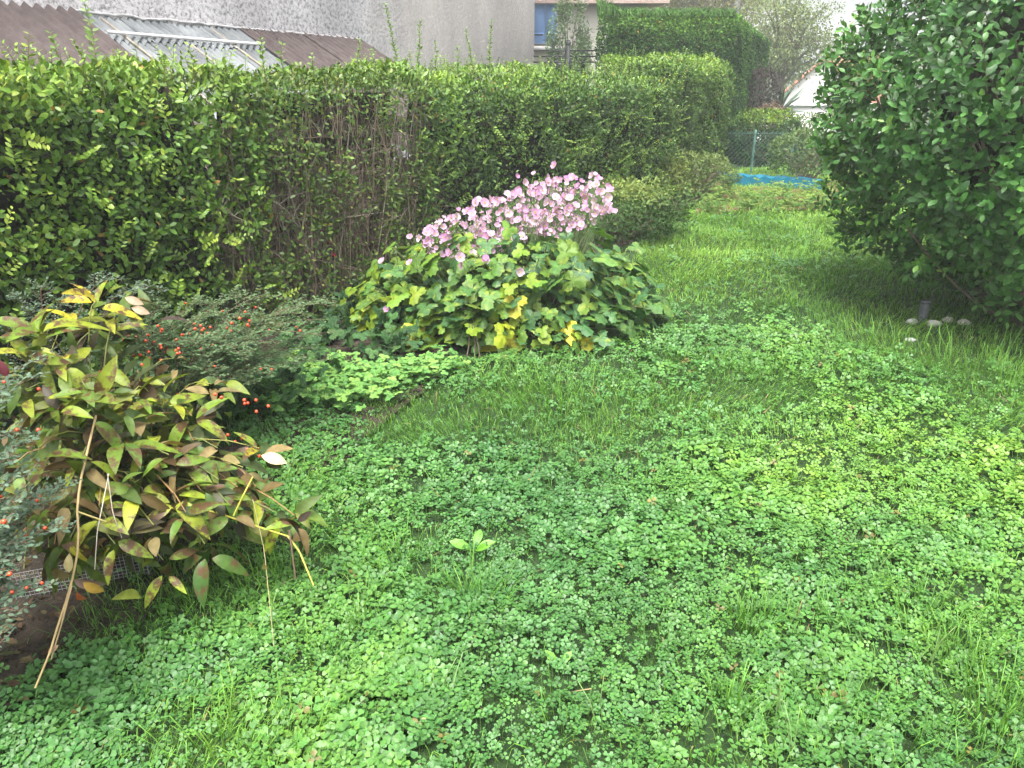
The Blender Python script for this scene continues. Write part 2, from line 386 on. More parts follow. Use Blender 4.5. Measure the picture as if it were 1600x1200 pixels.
def lay_grass(y0, y1, per_m2, h, wd, flo=.12):
    hwmax = y1*.8+.8; n = int(per_m2*(y1-y0)*2*hwmax); P = rand_ground(n, y0, y1)
    gr = grassness(P); keep = (R.random(len(P)) < np.clip(gr*1.25, flo, 1)) & (side_of_bed(P) > R.normal(-.02, .06, len(P)))
    us = under_shrub(P); keep &= R.random(len(P)) < 1-.5*us
    P = P[keep]; n = len(P); gr = gr[keep]
    hh = h*R.uniform(.5, 1.3, n)*(.65+.5*vn(P, .3, 51)+.35*gr)
    col = pal(GC, np.clip(.12+.60*vn(P, .6, 52)+R.normal(0, .16, n)+.10*blob(P, 850, 640, .8, .5)+.36*ss(4.8, 7, P[:, 1]), 0, 1), .2)
    dry = R.random(n) < .010; col[dry] = np.array([.30, .25, .10])*R.uniform(.7, 1.2, (dry.sum(), 1))
    db = np.stack([(vn(P, .35, 53)-.5)*1.6, (vn(P, .35, 54)-.5)*1.6], -1)
    blades(grass, P, hh, wd*R.uniform(.6, 1.3, n), R.uniform(.15, .75, n), col, dirbias=db)
lay_grass(.70, 1.8, 5200, .058, .0026)
lay_grass(1.8, 3.2, 4300, .055, .0030)
lay_grass(3.2, 5.2, 4200, .040, .0036, .2)
lay_grass(5.2, 8.0, 2800, .042, .0055, .6)
lay_grass(8.0, 11.6, 1400, .050, .0085, .75)
# distinct tufts
def tuft(px, py, n, r, h, cidx, spread=.5):
    c = G(px, py)[:2]; P = c + R.normal(0, r, (n, 2)); col = pal(GC, np.clip(cidx+R.normal(0, .12, n), 0, 1), .2)
    d = (P-c)/max(r, .01)*.35
    blades(grass, P, h*R.uniform(.6, 1.25, n), .0032*R.uniform(.7, 1.3, n), R.uniform(.05, spread, n), col, dirbias=d)
for px, py, n, r, h, ci in [(1165, 985, 60, .022, .12, .2), (1185, 975, 40, .02, .10, .35), (1140, 1110, 60, .035, .09, .3), (1030, 1010, 40, .04, .09, .1), (745, 930, 70, .05, .13, .25),
                            (730, 960, 50, .05, .11, .3), (560, 980, 50, .05, .12, .25), (1430, 960, 60, .05, .12, .3), (1480, 1010, 60, .06, .12, .35), (1560, 1130, 80, .06, .13, .35),
                            (1530, 1060, 60, .05, .12, .3), (1330, 1120, 40, .05, .11, .4), (440, 1180, 60, .06, .12, .45), (350, 1185, 60, .05, .12, .5), (500, 1030, 40, .05, .11, .3), (620, 880, 40, .05, .12, .3),
                            (420, 905, 70, .07, .12, .3), (300, 930, 90, .09, .10, .3), (200, 960, 90, .09, .09, .35), (870, 1150, 40, .04, .09, .25), (1400, 560, 120, .22, .16, .35), (1520, 585, 160, .25, .18, .3),
                            (1580, 610, 160, .2, .18, .4), (1300, 600, 90, .2, .13, .4), (1200, 600, 80, .18, .12, .25), (820, 610, 120, .14, .14, .3), (880, 640, 120, .14, .13, .45), (1060, 560, 60, .12, .12, .4)]:
    tuft(px, py, n, r, h, ci)
# long pale stray blades
for px, py, dx in [(1240, 1180, -.25), (1215, 1120, -.2), (690, 1100, .2), (1450, 1040, .3), (1290, 560, .4), (420, 990, .05), (930, 1130, -.2), (1370, 900, .3), (780, 760, .2)]:
    c = G(px, py); n = 3; blades(grass, c[:2]+R.normal(0, .012, (n, 2)), np.full(n, .15), np.full(n, .0035), np.full(n, .3), np.full((n, 3), (.22, .34, .12)), dirbias=np.array([[dx, .2]]))
o = grass.build('lawn_grass', M_grass, kind='stuff'); tag(o, 'fresh green grass blades growing between and beyond the clover', 'grass')
# thatch and fallen bits in the lawn
lit = MB(); P = rand_ground(9000, .75, 9, .2); P = P[side_of_bed(P) > .05]; n = len(P)
an = R.uniform(0, 2*math.pi, n); D = np.stack([np.cos(an), np.sin(an), R.normal(0, .15, n)], -1); Rm = frame(D, np.array([0, 0, 1.]))
lit.batch(np.array([[-.04, 0, 0], [.04, 0, 0], [.03, 1, .02], [-.03, 1, .02]]), np.array([[0, 1, 2, 3]]), Rm, np.stack([P[:, 0], P[:, 1], cz(P)+.006+R.uniform(0, .02, n)], -1), R.uniform(.015, .06, n),
          pal([(.12, .08, .04), (.25, .19, .09), (.35, .28, .15)], R.random(n)))
tag(lit.build('lawn_litter', M_grass, kind='stuff'), 'dry straw coloured bits of dead grass lying in the lawn', 'litter')

#PART2
# ------------------------------------------------------------------ clipped hedges
def P3(p, z): return np.array([p[0], p[1], z])
def shell(quad, n, seed, bump=.10, depth=.22, bs=.28):
    """points on a quad (4 corners, outward face), pushed in and out in clumps"""
    q = [np.array(c, float) for c in quad]; u = R.random(n)[:, None]; v = R.random(n)[:, None]
    P = q[0]*(1-u)*(1-v)+q[1]*u*(1-v)+q[2]*u*v+q[3]*(1-u)*v
    Nn = unit(np.cross(q[1]-q[0], q[3]-q[0])); b = vn(P, bs, seed)*.65+vn(P, bs*.35, seed+1)*.35
    d = (b-.5)*2*bump - depth*R.random(n)**1.6
    return P + Nn*d[:, None], np.broadcast_to(Nn, P.shape), b, -d, u[:, 0], v[:, 0]
def leaf_frames(Nn, out=.45, up=.35, rnd=.8, nup=.55, nout=.95, nr=.55):
    n = len(Nn); D = unit(Nn*out + np.array([0, 0, up]) + rnd_unit(n)*rnd)
    return frame(D, Nn*nout + np.array([0, 0, nup]) + rnd_unit(n)*nr)
def area(q): q = [np.array(c) for c in q]; return np.linalg.norm(np.cross(q[1]-q[0], q[3]-q[0]))/2 + np.linalg.norm(np.cross(q[1]-q[2], q[3]-q[2]))/2
def core(root, quads, name='shade_core', inset=.2):  # solid dark shell in place of the shaded hedge interior
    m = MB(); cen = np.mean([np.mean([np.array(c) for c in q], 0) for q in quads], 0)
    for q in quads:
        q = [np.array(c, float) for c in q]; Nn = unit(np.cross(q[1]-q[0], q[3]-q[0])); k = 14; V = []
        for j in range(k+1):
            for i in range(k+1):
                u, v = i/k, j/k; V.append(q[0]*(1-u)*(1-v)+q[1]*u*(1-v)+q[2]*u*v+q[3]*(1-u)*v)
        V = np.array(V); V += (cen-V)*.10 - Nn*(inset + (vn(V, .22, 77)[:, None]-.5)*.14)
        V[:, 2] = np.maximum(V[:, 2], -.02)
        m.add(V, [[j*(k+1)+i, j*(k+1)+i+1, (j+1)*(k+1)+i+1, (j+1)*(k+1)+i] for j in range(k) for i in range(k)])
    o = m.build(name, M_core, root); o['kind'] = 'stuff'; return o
def shoot(root, base, h, ls, col, lean=(0, 0), pairs=None, name='shoot', mat=None):
    """upright young stem with opposite leaf pairs"""
    m = MB(); k = 7; t = np.linspace(0, 1, k); base = np.array(base, float)
    cur = np.stack([lean[0]*t**1.6*h, lean[1]*t**1.6*h, t*h], -1) + base + R.normal(0, .004, (k, 3))*np.array([1, 1, 0])
    m.tube(cur, np.linspace(.0035, .0014, k), 4, (.16, .15, .06), 1)
    n = pairs or max(4, int(h/(ls*.62))); tt = np.linspace(.12, 1, n)
    P = np.stack([np.interp(tt, t, cur[:, i]) for i in range(3)], -1)
    for s_ in (1, -1):
        a_ = np.arange(n)*math.pi/2 + R.normal(0, .3, n); D = np.stack([np.cos(a_)*s_, np.sin(a_)*s_, R.uniform(.3, 1.0, n)], -1)
        Rm = frame(D, np.array([0, -.8, .7]) + R.normal(0, .35, (n, 3)))
        m.batch(L2[0], L2[1], Rm, P, 1.5*ls*(1.05-.5*tt)*R.uniform(.8, 1.15, n), pal([col, np.array(col)*1.25], R.random(n)))
    return m.build(name, [mat or M_hedge, M_stalk], root)
def hedge(name, label, quads, dens, ls, cols, seed, group=None, stems=0, inset=.2, bump=.13, depth=.22, top_shift=.25, partn=0, leaf=LS, mat=None, gap=None, rnd=.7, cat='hedge', sprigs=0):
    allp = np.array([c for q in quads for c in q]); c0 = allp.mean(0); root = thing(name, label, cat, (c0[0], c0[1], 0), group)
    mat = mat or M_hedge; m = MB(); parts = []
    for qi, q in enumerate(quads):
        n = int(area(q)*dens); P, Nn, b, d, u, v = shell(q, n, seed+qi*0, bump, depth)
        keep = R.random(n) < np.clip(.35+1.3*b, 0, 1)
        if gap is not None: keep &= R.random(n) < gap(P)
        P, Nn, b, d = P[keep], Nn[keep], b[keep], d[keep]; n = len(P)
        Rm = leaf_frames(Nn, rnd=rnd); k = .55*vn(P, .35, seed+5) + .25*vn(P, .1, seed+6) + R.normal(-.03, .19, n) + top_shift*ss(.80, 1.0, P[:, 2]/allp[:, 2].max())
        col = pal(cols, np.clip(k, 0, 1), .22); S = ls*R.uniform(.55, 1.25, n)
        dead = R.random(n) < .012; col[dead] = np.array([.32, .20, .05])*R.uniform(.6, 1.2, (dead.sum(), 1))
        m.batch(leaf[0], leaf[1], Rm, P, S, col); parts.append((P, Rm, S, col, d))
    o = m.build('foliage', mat, root); o['kind'] = 'stuff'
    if partn:      # the outermost, nearest leaves singly
        P, Rm, S, col, d = [np.concatenate([p[i] for p in parts]) for i in range(5)]
        idx = np.argsort(np.linalg.norm(P, axis=1) + R.random(len(P))*1.0 + 4*d)[:partn*5]; idx = R.choice(idx, partn, replace=False)
        me = MB().add(*L2).mesh('leaf', M_hedge_part)
        for i in idx: put('leaf', me, root, P[i] + Rm[i][:, 1]*.01 + (np.array([0, 0, H])-P[i])*.004, Rm[i], S[i]*1.12, col[i])
    if sprigs:
        sg_ = MB()
        for qi in range(min(3, len(quads))):
            P, Nn, b, d, u, v = shell(quads[qi], int(area(quads[qi])*sprigs), seed+9, .05, .06)
            for i in range(len(P)):
                dr = unit(Nn[i]*R.uniform(.4, 1.1)+[0, 0, R.uniform(.2, 1.3)]+R.normal(0, .35, 3)); L = R.uniform(.06, .20); e_ = P[i]+dr*L+[0, 0, -.15*L]; k_ = max(3, int(L/(ls*.36))); tt = np.linspace(.15, 1, k_)[:, None]; Q = P[i]*(1-tt)+e_*tt; sd_ = unit(np.cross(dr, rnd_unit(1)[0])); al = np.where(np.arange(k_) % 2, 1, -1)[:, None]
                sg_.tube([P[i]-dr*.05, P[i]*.5+e_*.5, e_], [.0022, .0016, .001], 3, (.13, .14, .05), 1, cap=False); kk = np.clip(.35+.45*R.random()+.2*tt[:, 0], 0, 1)
                sg_.batch(L2[0], L2[1], frame(sd_*al+dr*.6+R.normal(0, .15, (k_, 3)), Nn[i]*.7+[0, -.1, .5]+R.normal(0, .3, (k_, 3))), Q, ls*R.uniform(.75, 1.15)*(1.1-.45*tt[:, 0]), pal(cols, kk, .12))
        o = sg_.build('sprigs', [mat, M_stalk], root); o['kind'] = 'stuff'
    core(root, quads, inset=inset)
    return root
def line_quads(s0, s1, off0, off1, zf0, zf1, zb0, zb1, width, chamfer=.18, end0=False, end1=True):
    f0, f1 = hp(s0, off0), hp(s1, off1); b0, b1 = hp(s0, off0-width), hp(s1, off1-width); c0, c1 = hp(s0, off0-chamfer), hp(s1, off1-chamfer)
    Q = [(P3(f0, 0.02), P3(f1, 0.02), P3(f1, zf0*0+zf1-chamfer*.6), P3(f0, zf0-chamfer*.6)),
         (P3(f0, zf0-chamfer*.6), P3(f1, zf1-chamfer*.6), P3(c1, zf1), P3(c0, zf0)),
         (P3(c0, zf0), P3(c1, zf1), P3(b1, zb1), P3(b0, zb0))]
    if end1: Q.append((P3(f1, .02), P3(b1, .02), P3(b1, zb1), P3(f1, zf1-.05)))
    if end0: Q.append((P3(b0, .02), P3(f0, .02), P3(f0, zf0-.05), P3(b0, zb0)))
    return Q
PRIV = [(.045, .105, .016), (.085, .180, .022), (.135, .250, .030), (.21, .34, .04), (.30, .38, .05)]
PRIVB = [(.038, .085, .020), (.062, .135, .026), (.10, .20, .034), (.17, .30, .045), (.25, .38, .05)]
HT = 1.545
hA = hedge('privet_hedge', 'leafy left stretch of clipped privet hedge behind the peony', line_quads(-4.4, -.22, .12, .06, HT, 1.51, HT, 1.51, .85, .12, end1=True), 5200, .043, PRIV, 100, 'clipped hedge along the garden edge', partn=290, sprigs=55, inset=.36,
           gap=lambda P: (.16+.84*ss(.34, .50, vn(P, .24, 108)))*(1-.6*ss(-.7, -.15, (P[:, :2]-A0) @ HD)*(P[:, 2] < 1.38)*ss(.35, .6, vn(P, .3, 109)+.25)))
hB = hedge('privet_hedge', 'long green stretch of clipped hedge behind the pink flowers', line_quads(1.1, 5.5, .05, .18, 1.44, 1.30, 1.47, 1.40, .95, .16, end1=True), 5200, .036, PRIVB, 130, 'clipped hedge along the garden edge', top_shift=.42, partn=150, sprigs=45, inset=.32,
           gap=lambda P: .22+.78*ss(.33, .48, vn(P, .22, 138)))
hC = hedge('privet_hedge', 'taller squared end of the clipped hedge below the conifer hedge', line_quads(5.5, 7.6, .10, 0, 1.50, 1.46, 1.52, 1.48, 1.0, .12, end0=True), 5000, .036, PRIVB, 160, 'clipped hedge along the garden edge', top_shift=.40, sprigs=25)
# bare brown stretch
bare = thing('bare_hedge', 'thin brown stretch of hedge with bare upright stems and few leaves', 'hedge', (*hp(.6, -.3), 0), 'clipped hedge along the garden edge')
m = MB()
for i in range(680):
    s_ = R.uniform(-.45, 1.35); off = .02-R.random()*.38; b = hp(s_, off); top = 1.46*R.uniform(.35, 1.0); k = 7; t = np.linspace(0, 1, k)
    ln = HD*R.normal(.05, .22)+R.normal(0, .03, 2); wob = np.cumsum(R.normal(0, .016, (k, 2)), 0); z0 = R.choice([0, .1, .35, .6])
    cur = np.stack([b[0]+ln[0]*t+wob[:, 0], b[1]+ln[1]*t+wob[:, 1], z0+t*(top-z0)], -1); r0 = R.uniform(.0018, .0065)
    c = np.array([(.20, .155, .11), (.27, .22, .16), (.13, .10, .07), (.33, .29, .23)][R.integers(4)])*R.uniform(.7, 1.15)
    m.tube(cur, np.linspace(r0, r0*.4, k), 4, c, cap=False)
    for _ in range(9):
        j = R.integers(1, k-1); d = unit(np.array([R.normal(), R.normal(), R.uniform(-.3, 1.3)]))*R.uniform(.04, .20); p = cur[j]
        m.tube([p, p+d*.5+R.normal(0, .008, 3), p+d], [r0*.5, r0*.35, .0007], 3, c*.95, cap=False)
o = m.build('stems', M_twig, bare); o['kind'] = 'stuff'
qb = line_quads(-.35, 1.3, .06, .05, 1.47, 1.43, 1.47, 1.44, .8, .14, end1=False)
m = MB()
for q, dn in zip(qb, (4600, 5000, 4600)):
    n = int(area(q)*dn); P, Nn, b, d, u, v = shell(q, n, 171, .09, .10); keep = R.random(n) < np.clip(.17+1.0*ss(.48, .68, vn(P, .2, 172)) + .25*ss(.45, .1, P[:, 2]) + .8*ss(1.25, 1.45, P[:, 2]), 0, 1); P, Nn = P[keep], Nn[keep]; n = len(P)
    m.batch(*LS, leaf_frames(Nn), P, .034*R.uniform(.6, 1.2, n), pal([(.05, .11, .02), (.10, .19, .03), (.19, .26, .05), (.27, .22, .06)], np.clip(R.normal(.35, .22, n), 0, 1)))
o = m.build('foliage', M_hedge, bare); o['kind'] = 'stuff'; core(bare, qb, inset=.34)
for px, py in [(520, 340), (545, 365), (550, 385), (528, 352), (544, 378), (541, 355)]:
    c = at(px, py, 5.15); Rm = frame(unit(R.normal(size=(1, 3))+[[.3, -.6, -.6]]), rnd_unit(1)+[[0, -1, .3]])[0]
    put('red_leaf', bpy.data.meshes.get('leaf'), bare, c - np.array([.1, .16, 0]), Rm, .05, (.30, .012, .03))
# young shoots above the hedge tops
for px, ptop, h_, Yd, ls in [(93, 52, .26, 3.9, .034), (135, 2, .42, 3.9, .034), (205, 95, .12, 4.1, .03), (30, 100, .12, 3.7, .03), (255, 92, .10, 4.2, .03), (408, 62, .32, 4.8, .040), (436, 70, .26, 4.9, .036), (487, 85, .16, 5.1, .03), (556, 62, .28, 5.5, .026), (585, 78, .16, 5.6, .026),
                         (617, 8, .50, 6.0, .026), (650, 30, .40, 6.1, .026), (680, 66, .24, 6.2, .024), (715, 74, .22, 6.4, .03), (738, 44, .32, 6.6, .022), (764, 32, .36, 6.7, .026), (800, 92, .10, 6.9, .026), (845, 95, .10, 7.2, .026), (530, 98, .1, 5.4, .026), (330, 90, .12, 4.5, .03), (700, 95, .1, 6.3, .026)]:
    tp = at(px, ptop, Yd); h2 = max(h_, tp[2]-1.42); root = hA if px < 460 else (bare if px < 640 else hB)
    shoot(root, tp-np.array([0, 0, h2]), h2, ls, (.14, .24, .05), lean=tuple(R.normal(0, .10, 2)))
# clipped conifer hedge, taller, further off
Yc = 12.4; cl, cr = at(926, 250, Yc)[:2], at(1128, 250, Yc+.15)[:2]; zt = at(1030, 22, Yc)[2]; far = at(1203, 66, 17.5); fz = far[2]
hd = unit(far[:2]-cr); bl = cl + hd*4.5
QC = [(P3(cl, 0), P3(cr, 0), P3(cr, zt-.06), P3(cl, zt-.04)), (P3(cr, 0), P3(far[:2], 0), P3(far[:2], fz), P3(cr, zt-.06)), (P3(cl, zt), P3(cr, zt), P3(far[:2], fz), P3(bl, fz+.1))]
CON = [(.014, .045, .014), (.026, .074, .019), (.052, .14, .026), (.13, .28, .05), (.19, .37, .06)]
hD = hedge('conifer_hedge', 'tall dark green clipped conifer hedge with squared corner and bright top', QC, 9000, .042, CON, 200, None, inset=.22, bump=.035, depth=.08, top_shift=.5, leaf=LS, mat=M_conifer, rnd=.9)  # top_shift on the dark palette paints a lit top over shaded faces
# feathery tip at the far left corner and along its top edge
m = MB()
for i in range(900):
    u = R.random(); c = P3(cl*(1-u)+cr*u, zt-.02) + np.array([0, R.uniform(-.02, .3), 0])
    hgt = R.uniform(.05, .13) + (.16*(1-u/.18) if u < .18 else 0)
    m.tube([c, c+[R.normal(0, .015), R.normal(0, .01), hgt*.5], c+[R.normal(0, .04), R.normal(0, .02), hgt]], [.012, .010, .002], 3, np.array([.10, .22, .05])*R.uniform(.7, 1.2), cap=False)
o = m.build('new_growth', M_conifer, hD); o['kind'] = 'stuff'

# ------------------------------------------------------------------ big shrub on the right
shc = np.array([3.36, 4.90, 1.36]); shr = np.array([1.48, 1.30, 1.34])
rs = thing('evergreen_shrub', 'big dense rounded shrub with glossy oval leaves filling the right edge', 'shrub', (3.25, 4.7, 0))
m = MB(); root0 = np.array([3.30, 4.62, 0])
for i in range(26):
    a_ = R.uniform(0, 2*math.pi); el = R.uniform(-.1, 1.3); d = np.array([math.cos(a_)*math.cos(el), math.sin(a_)*math.cos(el), math.sin(el)]); e_ = shc + d*shr*R.uniform(.6, .85)
    b = root0 + np.array([R.normal(0, .10), R.normal(0, .10), -.02]); mid = b*.5+e_*.5 + np.array([0, 0, .12]) + R.normal(0, .06, 3); t = np.linspace(0, 1, 9)[:, None]
    cur = b*(1-t)**2+2*mid*t*(1-t)+e_*t**2; m.tube(cur, np.linspace(R.uniform(.014, .03), .004, 9), 6)
m.build('stems', M_bark, rs)
m = MB(); b = root0+[-.03, 0, 0]
for (dx, dy, dz) in [(-.95, -.1, .65), (-.5, -.3, .6)]:
    t = np.linspace(0, 1, 8)[:, None]; e_ = b+[dx, dy, dz]; cur = b*(1-t)+e_*t + np.array([0, 0, -.1])*np.sin(t*math.pi); m.tube(cur, np.linspace(.011, .005, 8), 6)
m.build('low_branches', M_bark, rs)
SHC = [(.028, .085, .020), (.056, .165, .034), (.105, .26, .050), (.18, .38, .07), (.27, .46, .06)]
LPs = []; twg = MB()
def shrub_surface(n, lo=-.75):
    d = rnd_unit(n*3); d = d[d[:, 2] > lo][:n]
    rr = 1 + .30*(vn(d, .38, 301)-.5) + .16*(vn(d, .17, 302)-.5)
    tp = np.ones((len(d), 3)); tp[:, :2] -= .43*np.clip(d[:, 2:3], 0, 1)**1.5
    return d, shc + d*shr*rr[:, None]*tp
d, Ps = shrub_surface(1750, -.93)
for i in range(len(d)):
    if d[i][1] > .55 and R.random() < .6: continue
    dn = unit(d[i]/shr); ax = unit(dn*R.uniform(.6, 1.1) + np.array([0, 0, R.uniform(.1, .9)]) + R.normal(0, .25, 3)); L = R.uniform(.16, .34)*(1.35 if R.random() < .07 else 1)
    b = Ps[i] - ax*L*.75; k = int(L/.021); tt = np.linspace(.1, 1, k); P = b + ax*L*tt[:, None]
    twg.tube([b, b+ax*L*.5, b+ax*L], [.003, .0022, .001], 3, (.10, .10, .05), cap=False)
    s1 = unit(np.cross(ax, [0, 0, 1.])); s2 = np.cross(ax, s1); ph = np.arange(k)*2.4 + R.uniform(0, 6)
    D = s1*np.cos(ph)[:, None] + s2*np.sin(ph)[:, None] + ax*(.45+.9*tt[:, None]) + R.normal(0, .15, (k, 3))
    Nn = ax*.45 + dn*.8 + np.array([0, 0, .35]) + R.normal(0, .35, (k, 3))
    kk = np.clip(.30*vn(P, .45, 303)+.16*tt+R.normal(.05, .10, k)+ (.35 if R.random() < .07 else 0), 0, 1)
    LPs.append((P, frame(D, Nn), .076*(1.12-.45*tt)*R.uniform(.75, 1.2, k), pal(SHC, kk, .18)))
# inner leaves
d, Ps = shrub_surface(15000, -.97); Pi = shc + (Ps-shc)*R.uniform(.62, .98, (len(d), 1))
LPs.append((Pi, leaf_frames(d), .066*R.uniform(.7, 1.2, len(d)), pal(SHC, np.clip(R.normal(.28, .14, len(d)), 0, 1), .2)))
P, Rm, S, col = [np.concatenate([q[i] for q in LPs]) for i in range(4)]
n_in = len(Pi); outer = np.arange(len(P)-n_in)
face = np.linalg.norm(P[outer]-np.array([0, 0, H]), axis=1); vis = P[outer][:, 0]/P[outer][:, 1] < .66
cand = outer[vis][np.argsort(face[vis])[:900]]; big = R.choice(cand, 295, replace=False)
rest = np.setdiff1d(np.arange(len(P)), big)
LF = leaf_geo(3, .50, .20, .35, .52)
m = MB(); m.batch(LF[0], LF[1], Rm[rest], P[rest], S[rest], col[rest]); o = m.build('foliage', M_laurel, rs); o['kind'] = 'stuff'
LF5 = leaf_geo(5, .50, .20, .35, .52); me = MB().add(*LF5).mesh('shrub_leaf', M_laurel_part)
for i in big: put('leaf', me, rs, P[i], Rm[i], S[i]*1.12, col[i])
o = twg.build('twigs', M_stalk, rs); o['kind'] = 'stuff'
# solid dark core, coloured as the shade inside the crown
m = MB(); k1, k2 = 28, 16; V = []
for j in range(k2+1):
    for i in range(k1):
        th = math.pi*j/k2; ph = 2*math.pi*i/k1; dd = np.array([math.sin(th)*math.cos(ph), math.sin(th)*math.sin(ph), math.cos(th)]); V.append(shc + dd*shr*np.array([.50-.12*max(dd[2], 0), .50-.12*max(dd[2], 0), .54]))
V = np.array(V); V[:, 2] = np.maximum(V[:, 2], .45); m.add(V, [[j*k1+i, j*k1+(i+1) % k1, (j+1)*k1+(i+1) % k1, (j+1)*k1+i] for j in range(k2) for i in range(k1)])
o = m.build('shade_core', M_core, rs); o['kind'] = 'stuff'

# stones, short post beneath it
def stone(px, py, sx, sy, sz, col, label, Y=None):
    c = G(px, py); m = MB(); k1, k2 = 10, 6; V = []
    for j in range(k2+1):
        for i in range(k1):
            th = math.pi*j/k2; ph = 2*math.pi*i/k1; V.append([math.sin(th)*math.cos(ph), math.sin(th)*math.sin(ph), math.cos(th)])
    V = np.array(V); V = V*(1+.5*(vn(V+c*7, .7, 5)[:, None]-.5)); V = V*np.array([sx, sy, sz])*.5 + [c[0], c[1], sz*.3+gz(c[0], c[1])]
    m.add(V, [[j*k1+i, j*k1+(i+1) % k1, (j+1)*k1+(i+1) % k1, (j+1)*k1+i] for j in range(k2) for i in range(k1)])
    o = m.build('stone', surf('stone_'+str(px), col, tuple(c_*.6 for c_ in col), 30, .85, .4, 90)); tag(o, label, 'stone', 'stones under the big shrub')
stone(1424, 508, .08, .06, .04, (.55, .54, .50), 'pale stone left of the short grey post')
stone(1457, 512, .10, .07, .045, (.60, .57, .53), 'pale stone just right of the short grey post')
stone(1480, 505, .07, .06, .04, (.62, .56, .53), 'small pinkish stone between two larger ones under the shrub')
stone(1505, 509, .08, .06, .04, (.60, .55, .50), 'rightmost pale stone under the shrub')
stone(1422, 534, .07, .05, .02, (.66, .66, .64), 'flat white stone in the grass before the post')
c = G(1438, 508); m = MB(); m.box([c[0], c[1], .06], [.045, .045, .18]); m.box([c[0], c[1], .154], [.051, .051, .012])
tag(m.build('short_post', surf('post_grey', (.045, .05, .05), (.09, .10, .10), 30, .8, .3, 80), smooth=False), 'short weathered grey post under the big shrub', 'post')

# ------------------------------------------------------------------ pink japanese anemone clump
ac = np.array([-.02, 4.75, 0]); an_ = thing('anemone_clump', 'wide clump of pink anemones with yellowing lobed leaves beside the hedge', 'flowering plant', ac)
LB = [lobed_geo(3, 2, s_) for s_ in (1, 2, 3, 4)]
lme = []
for v_, fq, ft in LB:
    b = MB(); b.add(v_, fq); b.F.append(ft); b.M.append(np.zeros(len(ft), int)); lme.append(b.mesh('anemone_leaf', M_anem))
# mound height: centre high, falling to the edges; slightly longer to the right
def dome(x, y):
    dx = (x-ac[0]); dx = dx/np.where(dx > 0, 1.0, 1.04); dy = (y-ac[1])/.72; r = np.sqrt(dx*dx+dy*dy); return .58*np.sqrt(np.clip(1-r**2.3, 0, 1)), r
stm = MB(); cnt = 0; inner = MB(); tries = 0
AC = [(.10, .22, .045), (.055, .15, .045), (.16, .28, .035), (.26, .33, .03), (.42, .42, .03)]
while cnt < 300 and tries < 6000:
    tries += 1
    a_ = R.uniform(-math.pi, .0) if R.random() < .82 else R.uniform(0, math.pi); rr = R.random()**.42
    x = ac[0] + math.cos(a_)*rr*(.98 if math.cos(a_) > 0 else 1.02); y = ac[1] + math.sin(a_)*rr*.72
    z, r = dome(np.array(x), np.array(y)); z = float(z)
    if r > .985: continue
    if r > .75 and R.random() < .55: z = R.uniform(.05, max(z, .22))
    elif R.random() < .25: z *= R.uniform(.6, .95)
    z = max(z*(.86+.22*vn(np.array([[x, y, 0.]]), .22, 420)[0]) + R.normal(0, .05), .05)
    out = np.array([math.cos(a_), math.sin(a_), 0]); D = unit(out*R.uniform(.5, 1.2) + R.normal(0, .45, 3) + np.array([0, -.15, -.30-.3*r])); Nn = unit(np.array([0, -.12, 1.0]) + out*(.35+.5*r) + R.normal(0, .40, 3))
    px_ = 800+1310*x/y
    yel = .36*vn(np.array([[x, y, z]]), .25, 401)[0] + .24*(1-ss(-.9, .5, x)) + .25*ss(.45, .05, z)*(x < .4) + R.normal(0, .16)
    if x > .45: yel -= .10; col = pal([(.060, .16, .050), (.11, .23, .045), (.19, .31, .035), (.38, .38, .03)], np.array([np.clip(yel+.1, 0, 1)]), .15)[0]
    else: col = pal([(.045, .125, .045), (.09, .20, .035), (.17, .28, .025), (.27, .35, .02), (.46, .44, .02)], np.array([np.clip(yel, 0, 1)]), .15)[0]
    S = R.uniform(.060, .112)*(1.0 if rr > .3 else .9); P = np.array([x, y, z]); Rm = frame(D[None], Nn[None])[0]
    put('leaf', lme[cnt % 4], an_, P, Rm, S, col); cnt += 1
    b = ac + np.array([(x-ac[0])*.55, (y-ac[1])*.45, 0]); stm.tube([b, (b+P)*.5+[0, 0, z*.15], P], [.0035, .003, .002], 4, (.13, .15, .06), cap=False)
for px, py in [(770, 545), (785, 555), (800, 548), (790, 530), (775, 562), (755, 540), (655, 540), (645, 515), (880, 565), (805, 470), (885, 515), (900, 530)]:
    P = at(px, py, 4.12); P[2] = max(P[2], .05); P[1] += .06; D = unit(np.array([R.normal(0, .6), -.5, -.45])); Rm = frame(D[None], np.array([[0, -.75, .7]]))[0]
    put('leaf', lme[0], an_, P, Rm, .115, np.array((.52, .50, .03))*R.uniform(.7, 1.05))
# leaves deeper in, coloured darker as the shade between the outer ones
n = 900; a_ = R.uniform(-math.pi, math.pi, n); rr = R.random(n)**.5*.95; x = ac[0]+np.cos(a_)*rr*.98; y = ac[1]+np.sin(a_)*rr*.70; z, _ = dome(x, y); z = z*R.uniform(.2, .85, n)+.02
out = np.stack([np.cos(a_), np.sin(a_), 0*a_], -1); v_, fq, ft = LB[1]
Rm = frame(out*.8+R.normal(0, .4, (n, 3))+[0, 0, -.3], out*.5+[0, 0, 1.]+R.normal(0, .3, (n, 3)))
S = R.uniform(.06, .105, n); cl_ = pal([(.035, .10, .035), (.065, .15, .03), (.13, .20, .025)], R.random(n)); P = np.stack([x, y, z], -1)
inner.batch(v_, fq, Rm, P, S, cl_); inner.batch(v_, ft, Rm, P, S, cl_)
o = inner.build('inner_leaves', M_anem_in, an_); o['kind'] = 'stuff'
